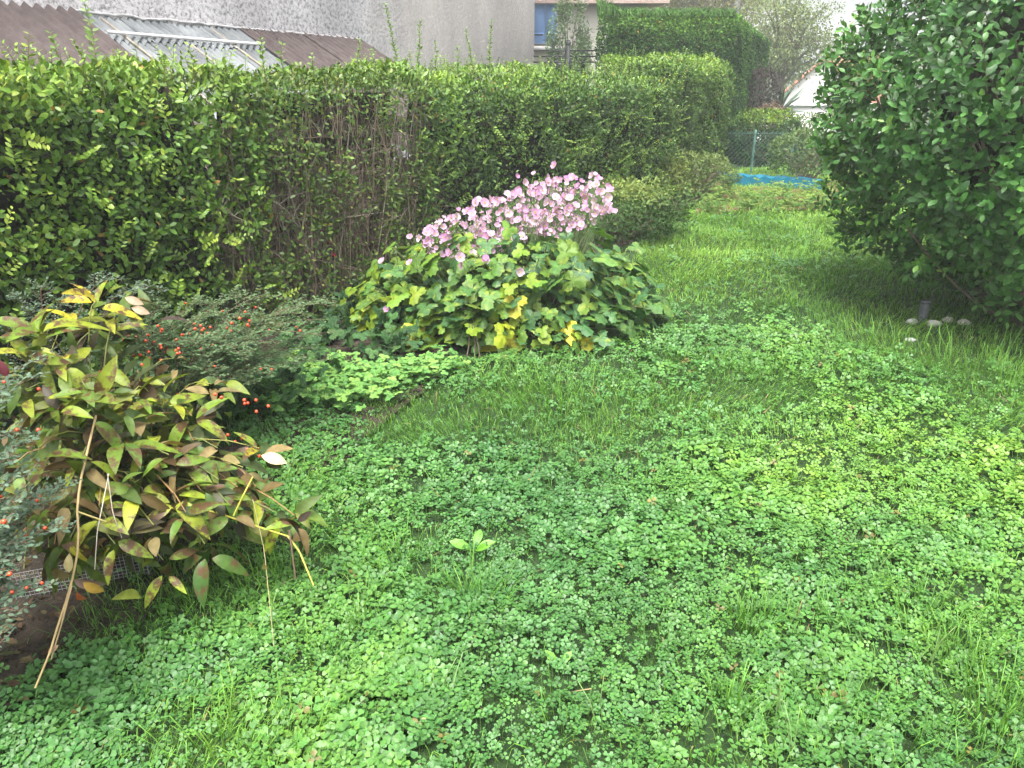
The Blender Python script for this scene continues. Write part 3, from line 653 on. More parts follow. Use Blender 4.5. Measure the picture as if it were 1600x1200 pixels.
# flowers
def flower_mesh(seed, n=6):
    rr = np.random.default_rng(seed); m = MB()
    for k in range(n):
        a_ = k*2*math.pi/n + rr.normal(0, .08); w_ = .215; L_ = .5*rr.uniform(.9, 1.08); cup = rr.uniform(.10, .28)
        b = np.array([[0, .05, 0], [-w_*.6, .22, .03], [w_*.6, .22, .03], [-w_, .40, cup*.5], [w_, .40, cup*.5], [-w_*.6, L_, cup], [w_*.6, L_, cup], [0, .30, -.01], [0, L_*1.04, cup*.8]])
        ca, sa = math.cos(a_), math.sin(a_); b = b @ np.array([[ca, -sa, 0], [sa, ca, 0], [0, 0, 1]]).T + [0, 0, .01*(k % 2)]
        c = np.array([(.72, .44, .70), (.68, .38, .66), (.80, .58, .79), (.64, .33, .62), (.75, .49, .73)][seed])*rr.uniform(.9, 1.08)
        sh = np.array([.75, .95, .95, 1.04, 1.04, 1.1, 1.1, .92, 1.1])
        m.add(b, [[0, 7, 3, 1], [0, 2, 4, 7], [7, 8, 5, 3], [7, 4, 6, 8]], c*sh[:, None])
    k1 = 8; V = []
    for j in range(4):
        for i in range(k1): th = j*.5; V.append([math.sin(th+.02)*.09*math.cos(i*math.pi/4), math.sin(th+.02)*.09*math.sin(i*math.pi/4), .03+math.cos(th)*.07])
    m.add(V, [[j*k1+i, j*k1+(i+1) % k1, (j+1)*k1+(i+1) % k1, (j+1)*k1+i] for j in range(3) for i in range(k1)], (.55, .50, .10), 0)
    th = np.arange(14)*2*math.pi/14; V = []; Ff = []
    for i, t_ in enumerate(th):
        V += [[math.cos(t_)*.10, math.sin(t_)*.10, .03], [math.cos(t_)*.17-math.sin(t_)*.02, math.sin(t_)*.17+math.cos(t_)*.02, .10], [math.cos(t_)*.17+math.sin(t_)*.02, math.sin(t_)*.17-math.cos(t_)*.02, .10]]; Ff.append([3*i, 3*i+1, 3*i+2])
    m.add(V, Ff, (.80, .62, .08)); return m.mesh('anemone_flower', M_petal)
fme = [flower_mesh(s_, 6 if s_ % 2 else 7) for s_ in range(5)]
def bud_mesh():
    m = MB(); k1, k2 = 8, 5; V = []
    for j in range(k2+1):
        for i in range(k1): th = math.pi*j/k2; ph = 2*math.pi*i/k1; V.append([math.sin(th)*math.cos(ph)*.5, math.sin(th)*math.sin(ph)*.5, math.cos(th)*.55])
    m.add(V, [[j*k1+i, j*k1+(i+1) % k1, (j+1)*k1+(i+1) % k1, (j+1)*k1+i] for j in range(k2) for i in range(k1)], (.62, .36, .50)); return m.mesh('anemone_bud', M_petal)
bme = bud_mesh()
FP = [(640, 370), (672, 355), (688, 345), (700, 372), (712, 340), (728, 352), (724, 385), (748, 312), (752, 365), (760, 408), (788, 366), (705, 400), (745, 390), (808, 275), (834, 271), (856, 277), (866, 258), (848, 298), (872, 336), (848, 367), (870, 371), (905, 355), (930, 272), (950, 290), (962, 330), (690, 398), (730, 330), (765, 345), (776, 388),
      (820, 285), (828, 300), (815, 330), (835, 345), (604, 483), (725, 488), (597, 408), (640, 410), (655, 372), (722, 414), (812, 425)]
poly = [(640, 385), (665, 358), (700, 335), (745, 312), (800, 300), (840, 285), (880, 278), (930, 272), (955, 295), (960, 330), (925, 352), (865, 366), (810, 382), (770, 400), (760, 405), (690, 400)]
def inpoly(x, y):
    c = False; j = len(poly)-1
    for i in range(len(poly)):
        xi, yi = poly[i]; xj, yj = poly[j]
        if (yi > y) != (yj > y) and x < (xj-xi)*(y-yi)/(yj-yi)+xi: c = not c
        j = i
    return c
while len(FP) < 290:
    x, y = R.uniform(660, 965), R.uniform(268, 405)
    if inpoly(x, y): FP.append((x, y))
for i, (px, py) in enumerate(FP):
    if py > 400: Yd = 4.25
    else: Yd = 4.65 + (395-py)/130*.75 + R.normal(0, .12)
    P = at(px, py, Yd); bud = (i > 40 and R.random() < .10)
    tgt = unit(np.array([R.normal(0, .55), -1.0, .75]) + R.normal(0, .35, 3)); D = unit(np.cross(tgt, rnd_unit(1)[0])); Rm = frame(D[None], tgt[None])[0]
    tint = np.array([1, 1, 1])
    if bud: put('bud', bme, an_, P, np.eye(3), R.uniform(.014, .022))
    else: put('flower', fme[i % 5], an_, P, Rm, R.uniform(.030, .057))
    b = ac + np.array([(P[0]-ac[0])*.6, (P[1]-ac[1])*.5, .1]); mid = (b+P)*.5 + np.array([R.normal(0, .03), R.normal(0, .03), .05])
    stm.tube([b, mid, P-tgt*.004], [.0025, .002, .0014], 4, (.10, .17, .06), cap=False)
    for _ in range(2):     # side stalks with small buds
        q = mid*.4+P*.6; e_ = q + np.array([R.normal(0, .05), R.normal(0, .05), R.uniform(.03, .12)]); stm.tube([q, (q+e_)*.5+[0, 0, .01], e_], [.0014, .0012, .001], 3, (.10, .17, .06), cap=False)
        if R.random() < .6: stm.add(np.array([[-1, 0, 0], [0, -1, 0], [1, 0, 0], [0, 1, 0], [0, 0, 1.2], [0, 0, -1]])*R.uniform(.004, .008)+e_, [[0, 1, 4], [1, 2, 4], [2, 3, 4], [3, 0, 4], [1, 0, 5], [2, 1, 5], [3, 2, 5], [0, 3, 5]], (.20, .26, .12))
extra = MB(); fm = fme[0]
def raw(me):
    k = len(me.vertices); v = np.empty(k*3, np.float32); me.vertices.foreach_get('co', v); c_ = np.empty(k*4, np.float32); me.color_attributes['Col'].data.foreach_get('color', c_)
    q4 = [list(p.vertices) for p in me.polygons]; return v.reshape(-1, 3), c_.reshape(-1, 4)[:, :3], np.array([q for q in q4 if len(q) == 4]), np.array([q for q in q4 if len(q) == 3])
RW = [raw(f_) for f_ in fme]; nx = 0
while nx < 230:
    px, py = R.uniform(655, 975), R.uniform(262, 408)
    if not inpoly(px, py): continue
    nx += 1; P = at(px, py, 4.75 + (395-py)/130*.8 + R.normal(0, .16)); tgt = unit(np.array([R.normal(0, .6), -.8, .8]) + R.normal(0, .4, 3)); Rm = frame(unit(np.cross(tgt, rnd_unit(1)[0]))[None], tgt[None]); v, c_, q4, q3 = RW[nx % 5]; s_ = R.uniform(.026, .046)
    W_ = (v*s_) @ Rm[0].T + P; extra.add(W_, q4, c_); 
    if len(q3): extra.F.append(q3+extra.n-len(v)); extra.M.append(np.zeros(len(q3), int))
    b = ac + np.array([(P[0]-ac[0])*.6, (P[1]-ac[1])*.5, .1]); stm.tube([b, (b+P)*.5+[0, 0, .05], P-tgt*.004], [.0022, .0018, .0012], 3, (.10, .17, .06), cap=False)
o = extra.build('small_flowers', M_petal, an_); o['kind'] = 'stuff'
# bare dark canes at the front foot
for px in (727, 741, 752):
    b = G(px, 572); e_ = at(px+R.normal(0, 6), 505, b[1]+.1); stm.tube([b, (b+e_)/2+[.01, 0, 0], e_], [.0045, .004, .002], 5, (.09, .07, .05))
o = stm.build('stalks', M_stalk, an_); o['kind'] = 'stuff'
#PART3
# ------------------------------------------------------------------ peony on the left
pc = np.array([-1.42, 2.35, 0]); pe = thing('peony', 'autumn peony with yellow green and browning leaves on arching stalks', 'plant', pc)
PL = [leaf_geo(7, .36, .35, 1.1, .47), leaf_geo(7, .42, .3, 1.9, .5), leaf_geo(7, .30, .45, .7, .44)]
def leafmesh(geo, mat, name='peony_leaf'):
    v, f = geo; s_ = np.ones(len(v)); s_[1::3] = 1.12; return MB().add(v, f, s_[:, None]*np.ones(3)).mesh(name, mat)
pme = [leafmesh(g_, M_peony) for g_ in PL]; pdry = [leafmesh(leaf_geo(6, .34, .8, 1.5, .5), M_peony_dry), leafmesh(leaf_geo(6, .46, .22, .8, .5), M_peony_dry)]
st = MB()
PCOL = [(.050, .11, .022), (.090, .17, .022), (.15, .235, .022), (.27, .31, .022), (.42, .35, .022)]
DRY = [(.045, .028, .010), (.080, .052, .018), (.14, .105, .036), (.25, .20, .085)]
def stalk(P, b=None, col=(.20, .19, .05), r=.0034, sag=.10):
    b = pc + np.array([R.normal(0, .10), R.normal(0, .10), .02]) if b is None else b
    t = np.linspace(0, 1, 9)[:, None]; mid = (b+P)*.5; mid[2] = max(b[2], P[2])*.75+.12+sag
    cur = b*(1-t)**2+2*mid*t*(1-t)+P*t*t; st.tube(cur, np.linspace(r, r*.5, 9), 5, col, cap=False); return cur
def cluster(px, py, Y, n, size, yel, dead, up=.5, out=None):
    """compound leaf: n leaflets round a stalk tip"""
    size = size*1.22; P = at(px, py, Y); cur = stalk(P, col=np.array([(.19, .20, .05), (.24, .15, .06), (.13, .16, .05)][R.integers(3)]))
    ph = R.uniform(0, 6)
    for k in range(n):
        a_ = ph + k*2*math.pi/n + R.normal(0, .25); D = unit(np.array([math.cos(a_), math.sin(a_), up+R.normal(0, .35)]) + (0 if out is None else np.array(out))*.8)
        Nn = np.array([0, -.25, 1.0]) + R.normal(0, .35, 3); Rm = frame(D[None], Nn[None])[0]; L = size*R.uniform(.7, 1.2)
        q = P + D*.015 - np.array([0, 0, R.uniform(0, .05)])
        if R.random() < dead*.72: put('leaf', pdry[int(R.random() < .35)], pe, q, Rm, L*.85, pal(DRY, R.random(1))[0])
        else: put('leaf', pme[R.integers(3)], pe, q, Rm, L, pal(PCOL, np.array([np.clip(yel+R.normal(0, .18), 0, 1)]), .15)[0])
for c_ in [(60, 520, 2.25, 7, .12, .45, .0, 1.2), (95, 560, 2.15, 5, .10, .8, .0, .6), (150, 470, 2.45, 5, .10, .85, .05, 1.1), (175, 500, 2.5, 5, .09, .8, .1, .9), (195, 475, 2.6, 4, .08, .5, .9, .3), (120, 500, 2.5, 4, .09, .8, .1, 1.1),
           (40, 545, 2.1, 4, .09, .6, .2, .6), (150, 625, 2.1, 7, .10, .55, .1, .7), (90, 640, 2.0, 6, .10, .45, .25, .5), (210, 610, 2.25, 5, .10, .6, .35, .5), (255, 620, 2.3, 6, .10, .55, .2, .7), (300, 650, 2.3, 6, .09, .5, .25, .6),
           (330, 600, 2.45, 5, .08, .5, .5, .5), (270, 560, 2.6, 4, .08, .4, .8, .3), (215, 580, 2.5, 4, .08, .3, .8, .2), (60, 700, 1.9, 6, .10, .5, .25, .4), (130, 710, 1.95, 6, .10, .5, .35, .3), (190, 690, 2.05, 6, .10, .45, .3, .4),
           (240, 700, 2.1, 6, .10, .55, .3, .4), (290, 720, 2.1, 6, .09, .5, .4, .3), (340, 700, 2.2, 5, .09, .45, .5, .2), (210, 750, 1.95, 6, .09, .55, .5, .1), (270, 770, 1.98, 6, .09, .5, .35, .1), (330, 770, 2.05, 5, .09, .4, .5, .0),
           (100, 780, 1.85, 6, .09, .5, .4, .2), (155, 790, 1.85, 5, .09, .4, .4, .2), (60, 790, 1.8, 5, .09, .4, .5, .1), (380, 730, 2.15, 4, .08, .4, .7, .0), (400, 760, 2.1, 4, .08, .5, .6, -.1), (430, 800, 2.05, 5, .08, .5, .6, -.5),
           (460, 805, 2.02, 4, .07, .5, .5, -.4), (255, 875, 1.85, 4, .085, .45, .0, -.2), (175, 830, 1.82, 4, .08, .55, .1, -.3), (110, 840, 1.78, 5, .09, .3, .4, -.6), (85, 850, 1.75, 4, .09, .3, .5, -.8), (320, 850, 1.9, 5, .10, .2, .3, -.3),
           (240, 820, 1.88, 5, .09, .35, .4, -.3), (290, 800, 1.92, 5, .09, .35, .5, -.3), (180, 850, 1.8, 4, .07, .7, .1, -.3), (40, 610, 2.0, 4, .08, .3, .5, .3), (10, 570, 2.05, 3, .09, .1, .9, .1),
           (360, 790, 2.0, 5, .08, .35, .3, -.1), (215, 650, 2.2, 5, .09, .35, .4, .3), (120, 600, 2.3, 4, .09, .3, .6, .2), (150, 740, 1.95, 4, .09, .7, .3, .1), (405, 700, 2.2, 3, .08, .45, .5, .5)]:
    cluster(*c_)
for cx in (0, 1):   # dense lower and inner leaves
    for _ in range(9): cluster(R.uniform(20, 380), R.uniform(600, 840), R.uniform(2.0, 2.3), 4, .085, .3, .5, .0)
cen = np.array([np.array(o_.matrix_basis.translation)+pc for o_ in pe.children if o_.name.startswith('leaf')])
n = 760; q0 = cen[R.integers(0, len(cen), n)]; f_ = R.uniform(.62, 1.0, (n, 1)); q = pc*(1-f_)+q0*f_ + R.normal(0, .035, (n, 3)); q[:, 1] += .04; q[:, 2] = np.maximum(q[:, 2], .08)
D = rnd_unit(n)*.8+(q-pc-[0, 0, .3])*1.2; Rm = frame(D, rnd_unit(n)*.5+[0, -.4, 1.]); S = R.uniform(.06, .115, n); im = MB()
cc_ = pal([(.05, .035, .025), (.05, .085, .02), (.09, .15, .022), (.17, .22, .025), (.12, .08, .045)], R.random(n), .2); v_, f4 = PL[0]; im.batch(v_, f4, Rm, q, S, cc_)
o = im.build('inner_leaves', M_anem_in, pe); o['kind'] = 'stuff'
# the pale dropped leaf, the dark red leaf and the long yellow and dry stalks
P = at(408, 712, 2.12); Rm = frame(np.array([[1, -.05, -.18]]), np.array([[0, -.75, .8]]))[0]
o = put('pale_leaf', pdry[1], pe, P, Rm, .082, (.72, .60, .34)); o['label'] = 'large pale cream leaf'
P = at(12, 590, 2.0); Rm = frame(np.array([[-.1, -.1, 1]]), np.array([[0.9, -1, .1]]))[0]
o = put('red_leaf', pdry[1], pe, P, Rm, .055, (.10, .018, .025)); o['label'] = 'dark red leaf'
for px, py, dx, dz in [(195, 465, .9, -.35), (205, 480, .8, -.3)]:
    P = at(px, py, 2.55); put('pale_leaf', pdry[1], pe, P, frame(np.array([[dx, 0, dz]]), np.array([[0, -.9, .5]]))[0], .062, (.62, .46, .33))
def longstalk(pts, r, col):
    P = np.array([at(*q) for q in pts]); t = np.linspace(0, 1, 14); tt = np.linspace(0, 1, len(P)); cur = np.stack([np.interp(t, tt, P[:, i]) for i in range(3)], -1)
    st.tube(cur, np.linspace(r, r*.7, 14), 6, col)
longstalk([(235, 792, 2.0), (330, 798, 2.0), (400, 822, 1.98), (450, 838, 1.96)], .0034, (.38, .36, .05))
longstalk([(365, 806, 1.98), (382, 770, 2.0), (395, 745, 2.05)], .0030, (.38, .38, .05))
longstalk([(450, 838, 1.96), (468, 862, 1.93), (490, 915, 1.87)], .0036, (.36, .34, .07))
longstalk([(150, 650, 2.05), (128, 740, 1.88), (120, 790, 1.80), (124, 850, 1.70), (110, 920, 1.60), (88, 985, 1.50), (78, 1020, 1.45), (55, 1075, 1.40)], .0036, (.36, .27, .13))
longstalk([(112, 915, 1.60), (96, 975, 1.52), (80, 1030, 1.46)], .0022, (.38, .28, .15)); longstalk([(122, 800, 1.78), (165, 815, 1.80)], .003, (.36, .30, .12))
longstalk([(170, 740, 1.9), (152, 830, 1.8), (148, 890, 1.74)], .0014, (.50, .46, .40)); longstalk([(168, 740, 1.86), (176, 800, 1.82), (190, 840, 1.8)], .0016, (.38, .34, .28)); longstalk([(395, 780, 2.0), (413, 860, 1.95), (423, 960, 1.80), (428, 1010, 1.72)], .0011, (.35, .30, .16))
longstalk([(452, 828, 1.95), (462, 905, 1.90)], .0035, (.12, .08, .06))
for px, py, Y, d, s_, c in [(462, 830, 1.95, (0, -.1, -1), .07, (.36, .22, .15)), (412, 880, 1.9, (.1, 0, -1), .05, (.30, .24, .08)), (115, 905, 1.62, (.4, 0, -.25), .08, (.20, .13, .11)), (130, 910, 1.60, (.5, 0, -.5), .06, (.42, .26, .05)), (120, 925, 1.58, (.2, 0, -.8), .055, (.38, .10, .03)), (110, 900, 1.62, (-.7, 0, .05), .07, (.14, .11, .04)), (108, 895, 1.62, (.1, 0, 1), .05, (.45, .36, .18)), (465, 815, 1.98, (.4, 0, .3), .05, (.05, .035, .025)), (75, 1020, 1.46, (.4, 0, .3), .03, (.3, .2, .13))]:
    put('leaf', pdry[R.integers(2)], pe, at(px, py, Y), frame(np.array([d], float), np.array([[.2, -1, .4]]))[0], s_, c)
o = st.build('stalks', M_stalk, pe); o['kind'] = 'stuff'

lb = MB(); n = 1500; u_ = R.random(n); q = np.stack([R.uniform(-2.6, -1.3, n), R.uniform(1.2, 3.6, n), np.zeros(n)], -1); q[:, 2] = gz(q[:, 0], q[:, 1])+.02+R.uniform(0, .03, n)
lb.batch(LS[0], LS[1], frame(rnd_unit(n)*[1, 1, .3], rnd_unit(n)*.4+[0, 0, 1.]), q, R.uniform(.02, .055, n), pal([(.05, .03, .02), (.12, .075, .04), (.20, .15, .08), (.07, .10, .03)], R.random(n), .2))
tag(lb.build('leaf_litter', M_matte, kind='stuff'), 'brown fallen leaves on the bare soil under the peony', 'leaf litter')
# wire mesh guard around its foot
wm = thing('wire_guard', 'low grey square mesh guard round the foot of the peony', 'mesh', G(140, 930))
m = MB(); a0, a1 = G(30, 945)[:2], G(235, 905)[:2]; a2 = a1 + np.array([.02, .35])
for p, q in ((a0, a1), (a1, a2)):
    L = np.linalg.norm(q-p); k = int(L/.0125)
    for i in range(k+1):
        c = p+(q-p)*i/k; m.tube([[*c, 0], [*c, .115]], .0009, 3, cap=False)
    for j in range(10): m.tube([[*p, .003+j*.0125], [*q, .003+j*.0125]], .0009, 3, cap=False)
o = m.build('wire_mesh', M_metal, wm); o['kind'] = 'stuff'
for c in (a0, a1): MB().tube([[*c, -.02], [*c, .13]], .003, 6).build('stake', M_metal, wm)

# ------------------------------------------------------------------ cotoneasters with red berries
def cotoneaster(name, label, base, tips, cols, ls=.017, berries=30, bsize=.0052, seed=0, side=.16, twr=.004):
    b0 = np.array(base, float); root = thing(name, label, 'shrub', (b0[0], b0[1], 0), 'small leaved cotoneasters around the peony'); tw = MB(); lf = MB(); bp = []
    for (e_, sag) in tips:
        e_ = np.array(e_, float); b = b0 + np.array([R.normal(0, .06), R.normal(0, .06), 0]); t = np.linspace(0, 1, 22)[:, None]; mid = (b+e_)/2; mid[2] = max(e_[2], b[2])*.8 + sag + .08
        cur = b*(1-t)**2+2*mid*t*(1-t)+e_*t*t; tw.tube(cur, np.linspace(twr, .0012, 22), 4, (.10, .07, .05), cap=False)
        L = np.linalg.norm(np.diff(cur, axis=0), axis=1).sum(); ax = unit(cur[-1]-cur[8]); s1 = unit(np.cross(ax, [0, 0, 1])); 
        for j in range(5, 22):
            for sg in (1, -1):
                if R.random() < .15: continue
                l_ = side*(1.15-j/24)*R.uniform(.5, 1.2); d = unit(s1*sg*R.uniform(.7, 1.1)+ax*R.uniform(.5, .9)+np.array([0, 0, R.normal(.12, .22)])); q = cur[j]; end = q+d*l_
                tw.tube([q, q+d*l_*.5+R.normal(0, .004, 3), end], [.0014, .001, .0006], 3, (.12, .08, .05), cap=False)
                k = max(3, int(l_/.0058)); tt = np.linspace(.1, 1, k)[:, None]; P = q+d*l_*tt + R.normal(0, .002, (k, 3)); sd_ = np.where(np.arange(k) % 2, 1, -1)[:, None]
                D = np.cross(d, [0, 0, 1.])*sd_ + d*.5 + R.normal(0, .2, (k, 3)); Nn = np.array([0, -.1, 1.]) + R.normal(0, .3, (k, 3))
                lf.batch(*LS, frame(D, Nn), P, ls*R.uniform(.7, 1.25, k)*np.array(1.0), pal(cols, R.random(k), .15))
                if R.random() < .5: bp.append(q + d*l_*R.uniform(.1, .7) + np.array([0, 0, .006]))
    o = tw.build('twigs', M_twig, root); o['kind'] = 'stuff'; o = lf.build('foliage', M_matte, root); o['kind'] = 'stuff'
    return root, bp
def berry_mesh():
    m = MB(); k1, k2 = 8, 5; V = [[math.sin(math.pi*j/k2)*math.cos(2*math.pi*i/k1), math.sin(math.pi*j/k2)*math.sin(2*math.pi*i/k1), math.cos(math.pi*j/k2)] for j in range(k2+1) for i in range(k1)]
    return m.add(V, [[j*k1+i, j*k1+(i+1) % k1, (j+1)*k1+(i+1) % k1, (j+1)*k1+i] for j in range(k2) for i in range(k1)]).mesh('berry', M_berry)
bem = berry_mesh()
def berries_at(root, pts, n_each=3):
    for px, py, Y in pts:
        for _ in range(n_each):
            P = at(px+R.normal(0, 6), py+R.normal(0, 5), Y+R.normal(0, .02)); put('berry', bem, root, P, np.eye(3), R.uniform(.0045, .0068))
COT = [(.06, .11, .045), (.10, .165, .07), (.15, .23, .11)]; COTB = [(.07, .12, .075), (.11, .17, .11), (.17, .24, .16)]
tips = [(at(520, 478, 3.3), .15), (at(505, 500, 3.2), .1), (at(480, 520, 3.1), .1), (at(445, 468, 3.4), .2), (at(400, 470, 3.4), .2), (at(350, 500, 3.2), .2), (at(385, 560, 2.75), .12), (at(355, 545, 2.8), .15), (at(300, 520, 2.9), .2), (at(330, 480, 3.3), .2), (at(430, 540, 3.0), .1),
        (at(470, 560, 3.05), .05), (at(260, 490, 3.2), .2), (at(220, 520, 2.9), .2), (at(395, 600, 2.8), .05), (at(290, 560, 2.7), .2), (at(250, 530, 2.75), .2), (at(420, 500, 3.2), .2), (at(230, 545, 2.6), .2), (at(320, 555, 2.6), .2), (at(200, 560, 2.6), .2), (at(370, 520, 3.0), .15), (at(450, 510, 3.3), .12), (at(340, 590, 2.6), .1), (at(525, 470, 3.9), .12), (at(490, 545, 3.3), .05), (at(515, 520, 3.5), .08), (at(455, 575, 3.0), .04), (at(420, 585, 2.9), .04), (at(500, 565, 3.2), .03), (at(470, 490, 3.6), .12)]
c1, bp = cotoneaster('cotoneaster', 'cotoneaster with arching sprays and red berries behind the peony', (-1.55, 3.05, 0), tips, COT, side=.17)
berries_at(c1, [(215, 505, 2.75), (250, 512, 2.75), (282, 528, 2.7), (305, 510, 2.75), (328, 512, 2.8), (330, 522, 2.8), (232, 545, 2.6), (222, 552, 2.6), (250, 550, 2.6), (278, 553, 2.6), (248, 540, 2.65), (382, 513, 2.95), (385, 505, 2.95), (352, 505, 2.9), (420, 573, 2.8), (345, 620, 2.35), (375, 628, 2.35), (392, 632, 2.35), (406, 632, 2.35), (382, 683, 2.3), (398, 700, 2.2), (405, 706, 2.2), (350, 678, 2.3), (165, 583, 2.5), (222, 583, 2.5), (320, 515, 2.8), (272, 548, 2.62), (240, 558, 2.6)], 2)
for i in R.choice(len(bp), 45, replace=False): put('berry', bem, c1, bp[i], np.eye(3), R.uniform(.004, .006))
tips = [(at(30, 600, 1.75), .1), (at(60, 590, 1.9), .1), (at(10, 630, 1.65), .1), (at(55, 690, 1.6), .05), (at(20, 720, 1.55), .05), (at(40, 780, 1.5), .0), (at(90, 780, 1.6), .0), (at(15, 820, 1.42), .0), (at(60, 850, 1.45), .0), (at(30, 880, 1.4), .0), (at(70, 920, 1.4), -.05), (at(10, 900, 1.36), .0), (at(20, 680, 1.6), .05), (at(100, 830, 1.5), 0),
        (at(-60, 640, 1.6), .1), (at(-80, 760, 1.5), .1), (at(-40, 860, 1.4), .0), (at(-20, 560, 1.9), .1), (at(80, 560, 2.1), .15), (at(45, 740, 1.55), 0), (at(0, 760, 1.5), 0), (at(110, 760, 1.7), 0), (at(30, 955, 1.38), 0), (at(5, 1000, 1.34), 0), (at(-30, 940, 1.38), 0)]
c2, bp = cotoneaster('cotoneaster', 'blue green small leaved cotoneaster cut off by the left edge', (-1.55, 1.65, 0), tips, COTB, side=.12, ls=.0155)
for i in R.choice(len(bp), 14, replace=False): put('berry', bem, c2, bp[i], np.eye(3), R.uniform(.004, .006))
berries_at(c2, [(6, 822, 1.42), (20, 890, 1.38), (70, 670, 1.7), (62, 610, 1.8)], 1)
tips = [(at(20, 470, 3.0), .1), (at(70, 455, 3.1), .2), (at(110, 480, 2.9), .2), (at(230, 460, 3.2), .2), (at(255, 455, 3.3), .2), (at(190, 440, 3.2), .2), (at(5, 510, 2.8), .1), (at(45, 490, 2.9), .1)]
c3, bp = cotoneaster('cotoneaster', 'thin upright cotoneaster sprays between hedge and peony', (-1.95, 3.0, 0), tips, COTB, side=.12)

# ------------------------------------------------------------------ bright green columbine patch
cb = thing('columbine_patch', 'bright green low columbine foliage between hedge bed and lawn', 'plant', G(540, 600)); m = MB(); sm = MB(); CL = [lobed_geo(3, 2, s_) for s_ in (11, 12)]
def leafclump(m, sm, px, py, n, r, h, cols, size, CLs=CL):
    c = G(px, py)[:2]
    for _ in range(n):
        q = c + R.normal(0, r, 2); z = h*R.uniform(.45, 1.1); P = np.array([q[0], q[1], z]); 
        for k in range(3):
            a_ = R.uniform(0, 6.3); D = np.array([math.cos(a_), math.sin(a_), R.normal(0, .2)]); v_, fq, ft = CLs[k % 2]; Nn = np.array([0, -.2, 1])+R.normal(0, .28, 3); Rm = frame(D[None], Nn[None]); cc = pal(cols, R.random(1), .12); S = size*R.uniform(.7, 1.2)
            m.batch(v_, fq, Rm, (P+D*.012)[None], S, cc); m.batch(v_, ft, Rm, (P+D*.012)[None], S, cc)
        sm.tube([[c[0]*.5+q[0]*.5, c[1]*.5+q[1]*.5, 0], P], [.0015, .001], 3, (.12, .20, .06), cap=False)
CBC = [(.12, .28, .07), (.18, .38, .09), (.27, .46, .10)]
for px, py, n in [(440, 610, 22), (480, 605, 34), (520, 612, 36), (560, 605, 40), (590, 612, 36), (615, 600, 26), (500, 635, 24), (550, 640, 22), (590, 635, 20), (455, 640, 16), (665, 590, 26), (690, 588, 18), (640, 600, 14), (430, 640, 12), (530, 590, 24), (480, 585, 16)]:
    leafclump(m, sm, px, py, n, .065, .11, CBC, .034)
o = m.build('foliage', M_matte, cb); o['kind'] = 'stuff'; o = sm.build('stalks', M_stalk, cb); o['kind'] = 'stuff'
gc = thing('bed_groundcover', 'dark green low leaves filling the bed before the bare hedge', 'plant', G(470, 560)); m = MB(); sm = MB(); DGC = [(.03, .075, .03), (.05, .12, .04), (.08, .17, .05)]
for _ in range(150):
    u_ = R.random(); q = hp(R.uniform(-1.4, 1.5), R.uniform(.15, 1.0)); z_ = R.uniform(.06, .20)
    if q[0] > -.95+.0*q[1] and q[1] < 3.9: continue
    c_px = 800+F*q[0]/(q[1]*CP+H*SP); r_ = np.array([q[0], q[1], 0])
    for _k in range(9):
        P_ = r_ + [R.normal(0, .07), R.normal(0, .07), z_*R.uniform(.4, 1.1)]; v_, fq, ft = CL[_k % 2]; Rm = frame(rnd_unit(1)+[[0, -.3, 0]], rnd_unit(1)*.4+[[0, -.3, 1.]]); cc = pal(DGC, R.random(1), .2); S = R.uniform(.035, .07)
        m.batch(v_, fq, Rm, P_[None], S, cc); m.batch(v_, ft, Rm, P_[None], S, cc)
    sm.tube([r_, r_+[0, 0, z_]], [.002, .001], 3, (.10, .12, .05), cap=False)
o = m.build('foliage', M_matte, gc); o['kind'] = 'stuff'; o = sm.build('stalks', M_stalk, gc); o['kind'] = 'stuff'
# weeds: a few broad leaves standing out of the clover
def weed(px, py, n, L, col, label, up=.5, wid=0):
    c = G(px, py); root = thing('broadleaf_weed', label, 'weed', (c[0], c[1], gz(c[0], c[1])), 'broad leaved weeds in the clover'); me = MB().add(*leaf_geo(6, .40, .15, .6, .62)).mesh('weed_leaf', M_hedge_part)
    for k in range(n):
        a_ = k*6.28/n+R.normal(0, .3) if n > 2 else (0.5 if k else 2.6); D = np.array([math.cos(a_), math.sin(a_)*.6, up]); put('leaf', me, root, c+[0, 0, gz(c[0], c[1])+.02], frame(D[None], np.array([[0, -.5, 1.]]))[0], L*R.uniform(.85, 1.1), np.array(col)*R.uniform(.85, 1.15))
weed(740, 862, 4, .085, (.12, .30, .03), 'bright green weed with spread leaves left of centre', .7)
weed(1155, 785, 3, .07, (.09, .24, .03), 'small green weed with upright leaves right of centre', 1.2)
weed(922, 742, 2, .04, (.07, .22, .03), 'tiny dark green weed leaf in the far clover', .6)
weed(937, 795, 2, .04, (.13, .34, .03), 'tiny bright green weed leaf in the middle clover', .6)
weed(873, 1050, 2, .06, (.14, .34, .03), 'light green crinkled weed leaf near the bottom centre', 1.2)
weed(35, 1070, 6, .03, (.13, .27, .05), 'small round leaved weed at the bare soil on the left', .3)
weed(1558, 585, 4, .09, (.08, .20, .04), 'green seedling at the dark foot of the big shrub', .8)
weed(180, 905, 3, .035, (.08, .22, .05), 'round green weed leaf beside the mesh guard', .5)
weed(1040, 1190, 3, .05, (.10, .28, .04), 'green weed leaves at the bottom edge', .5)

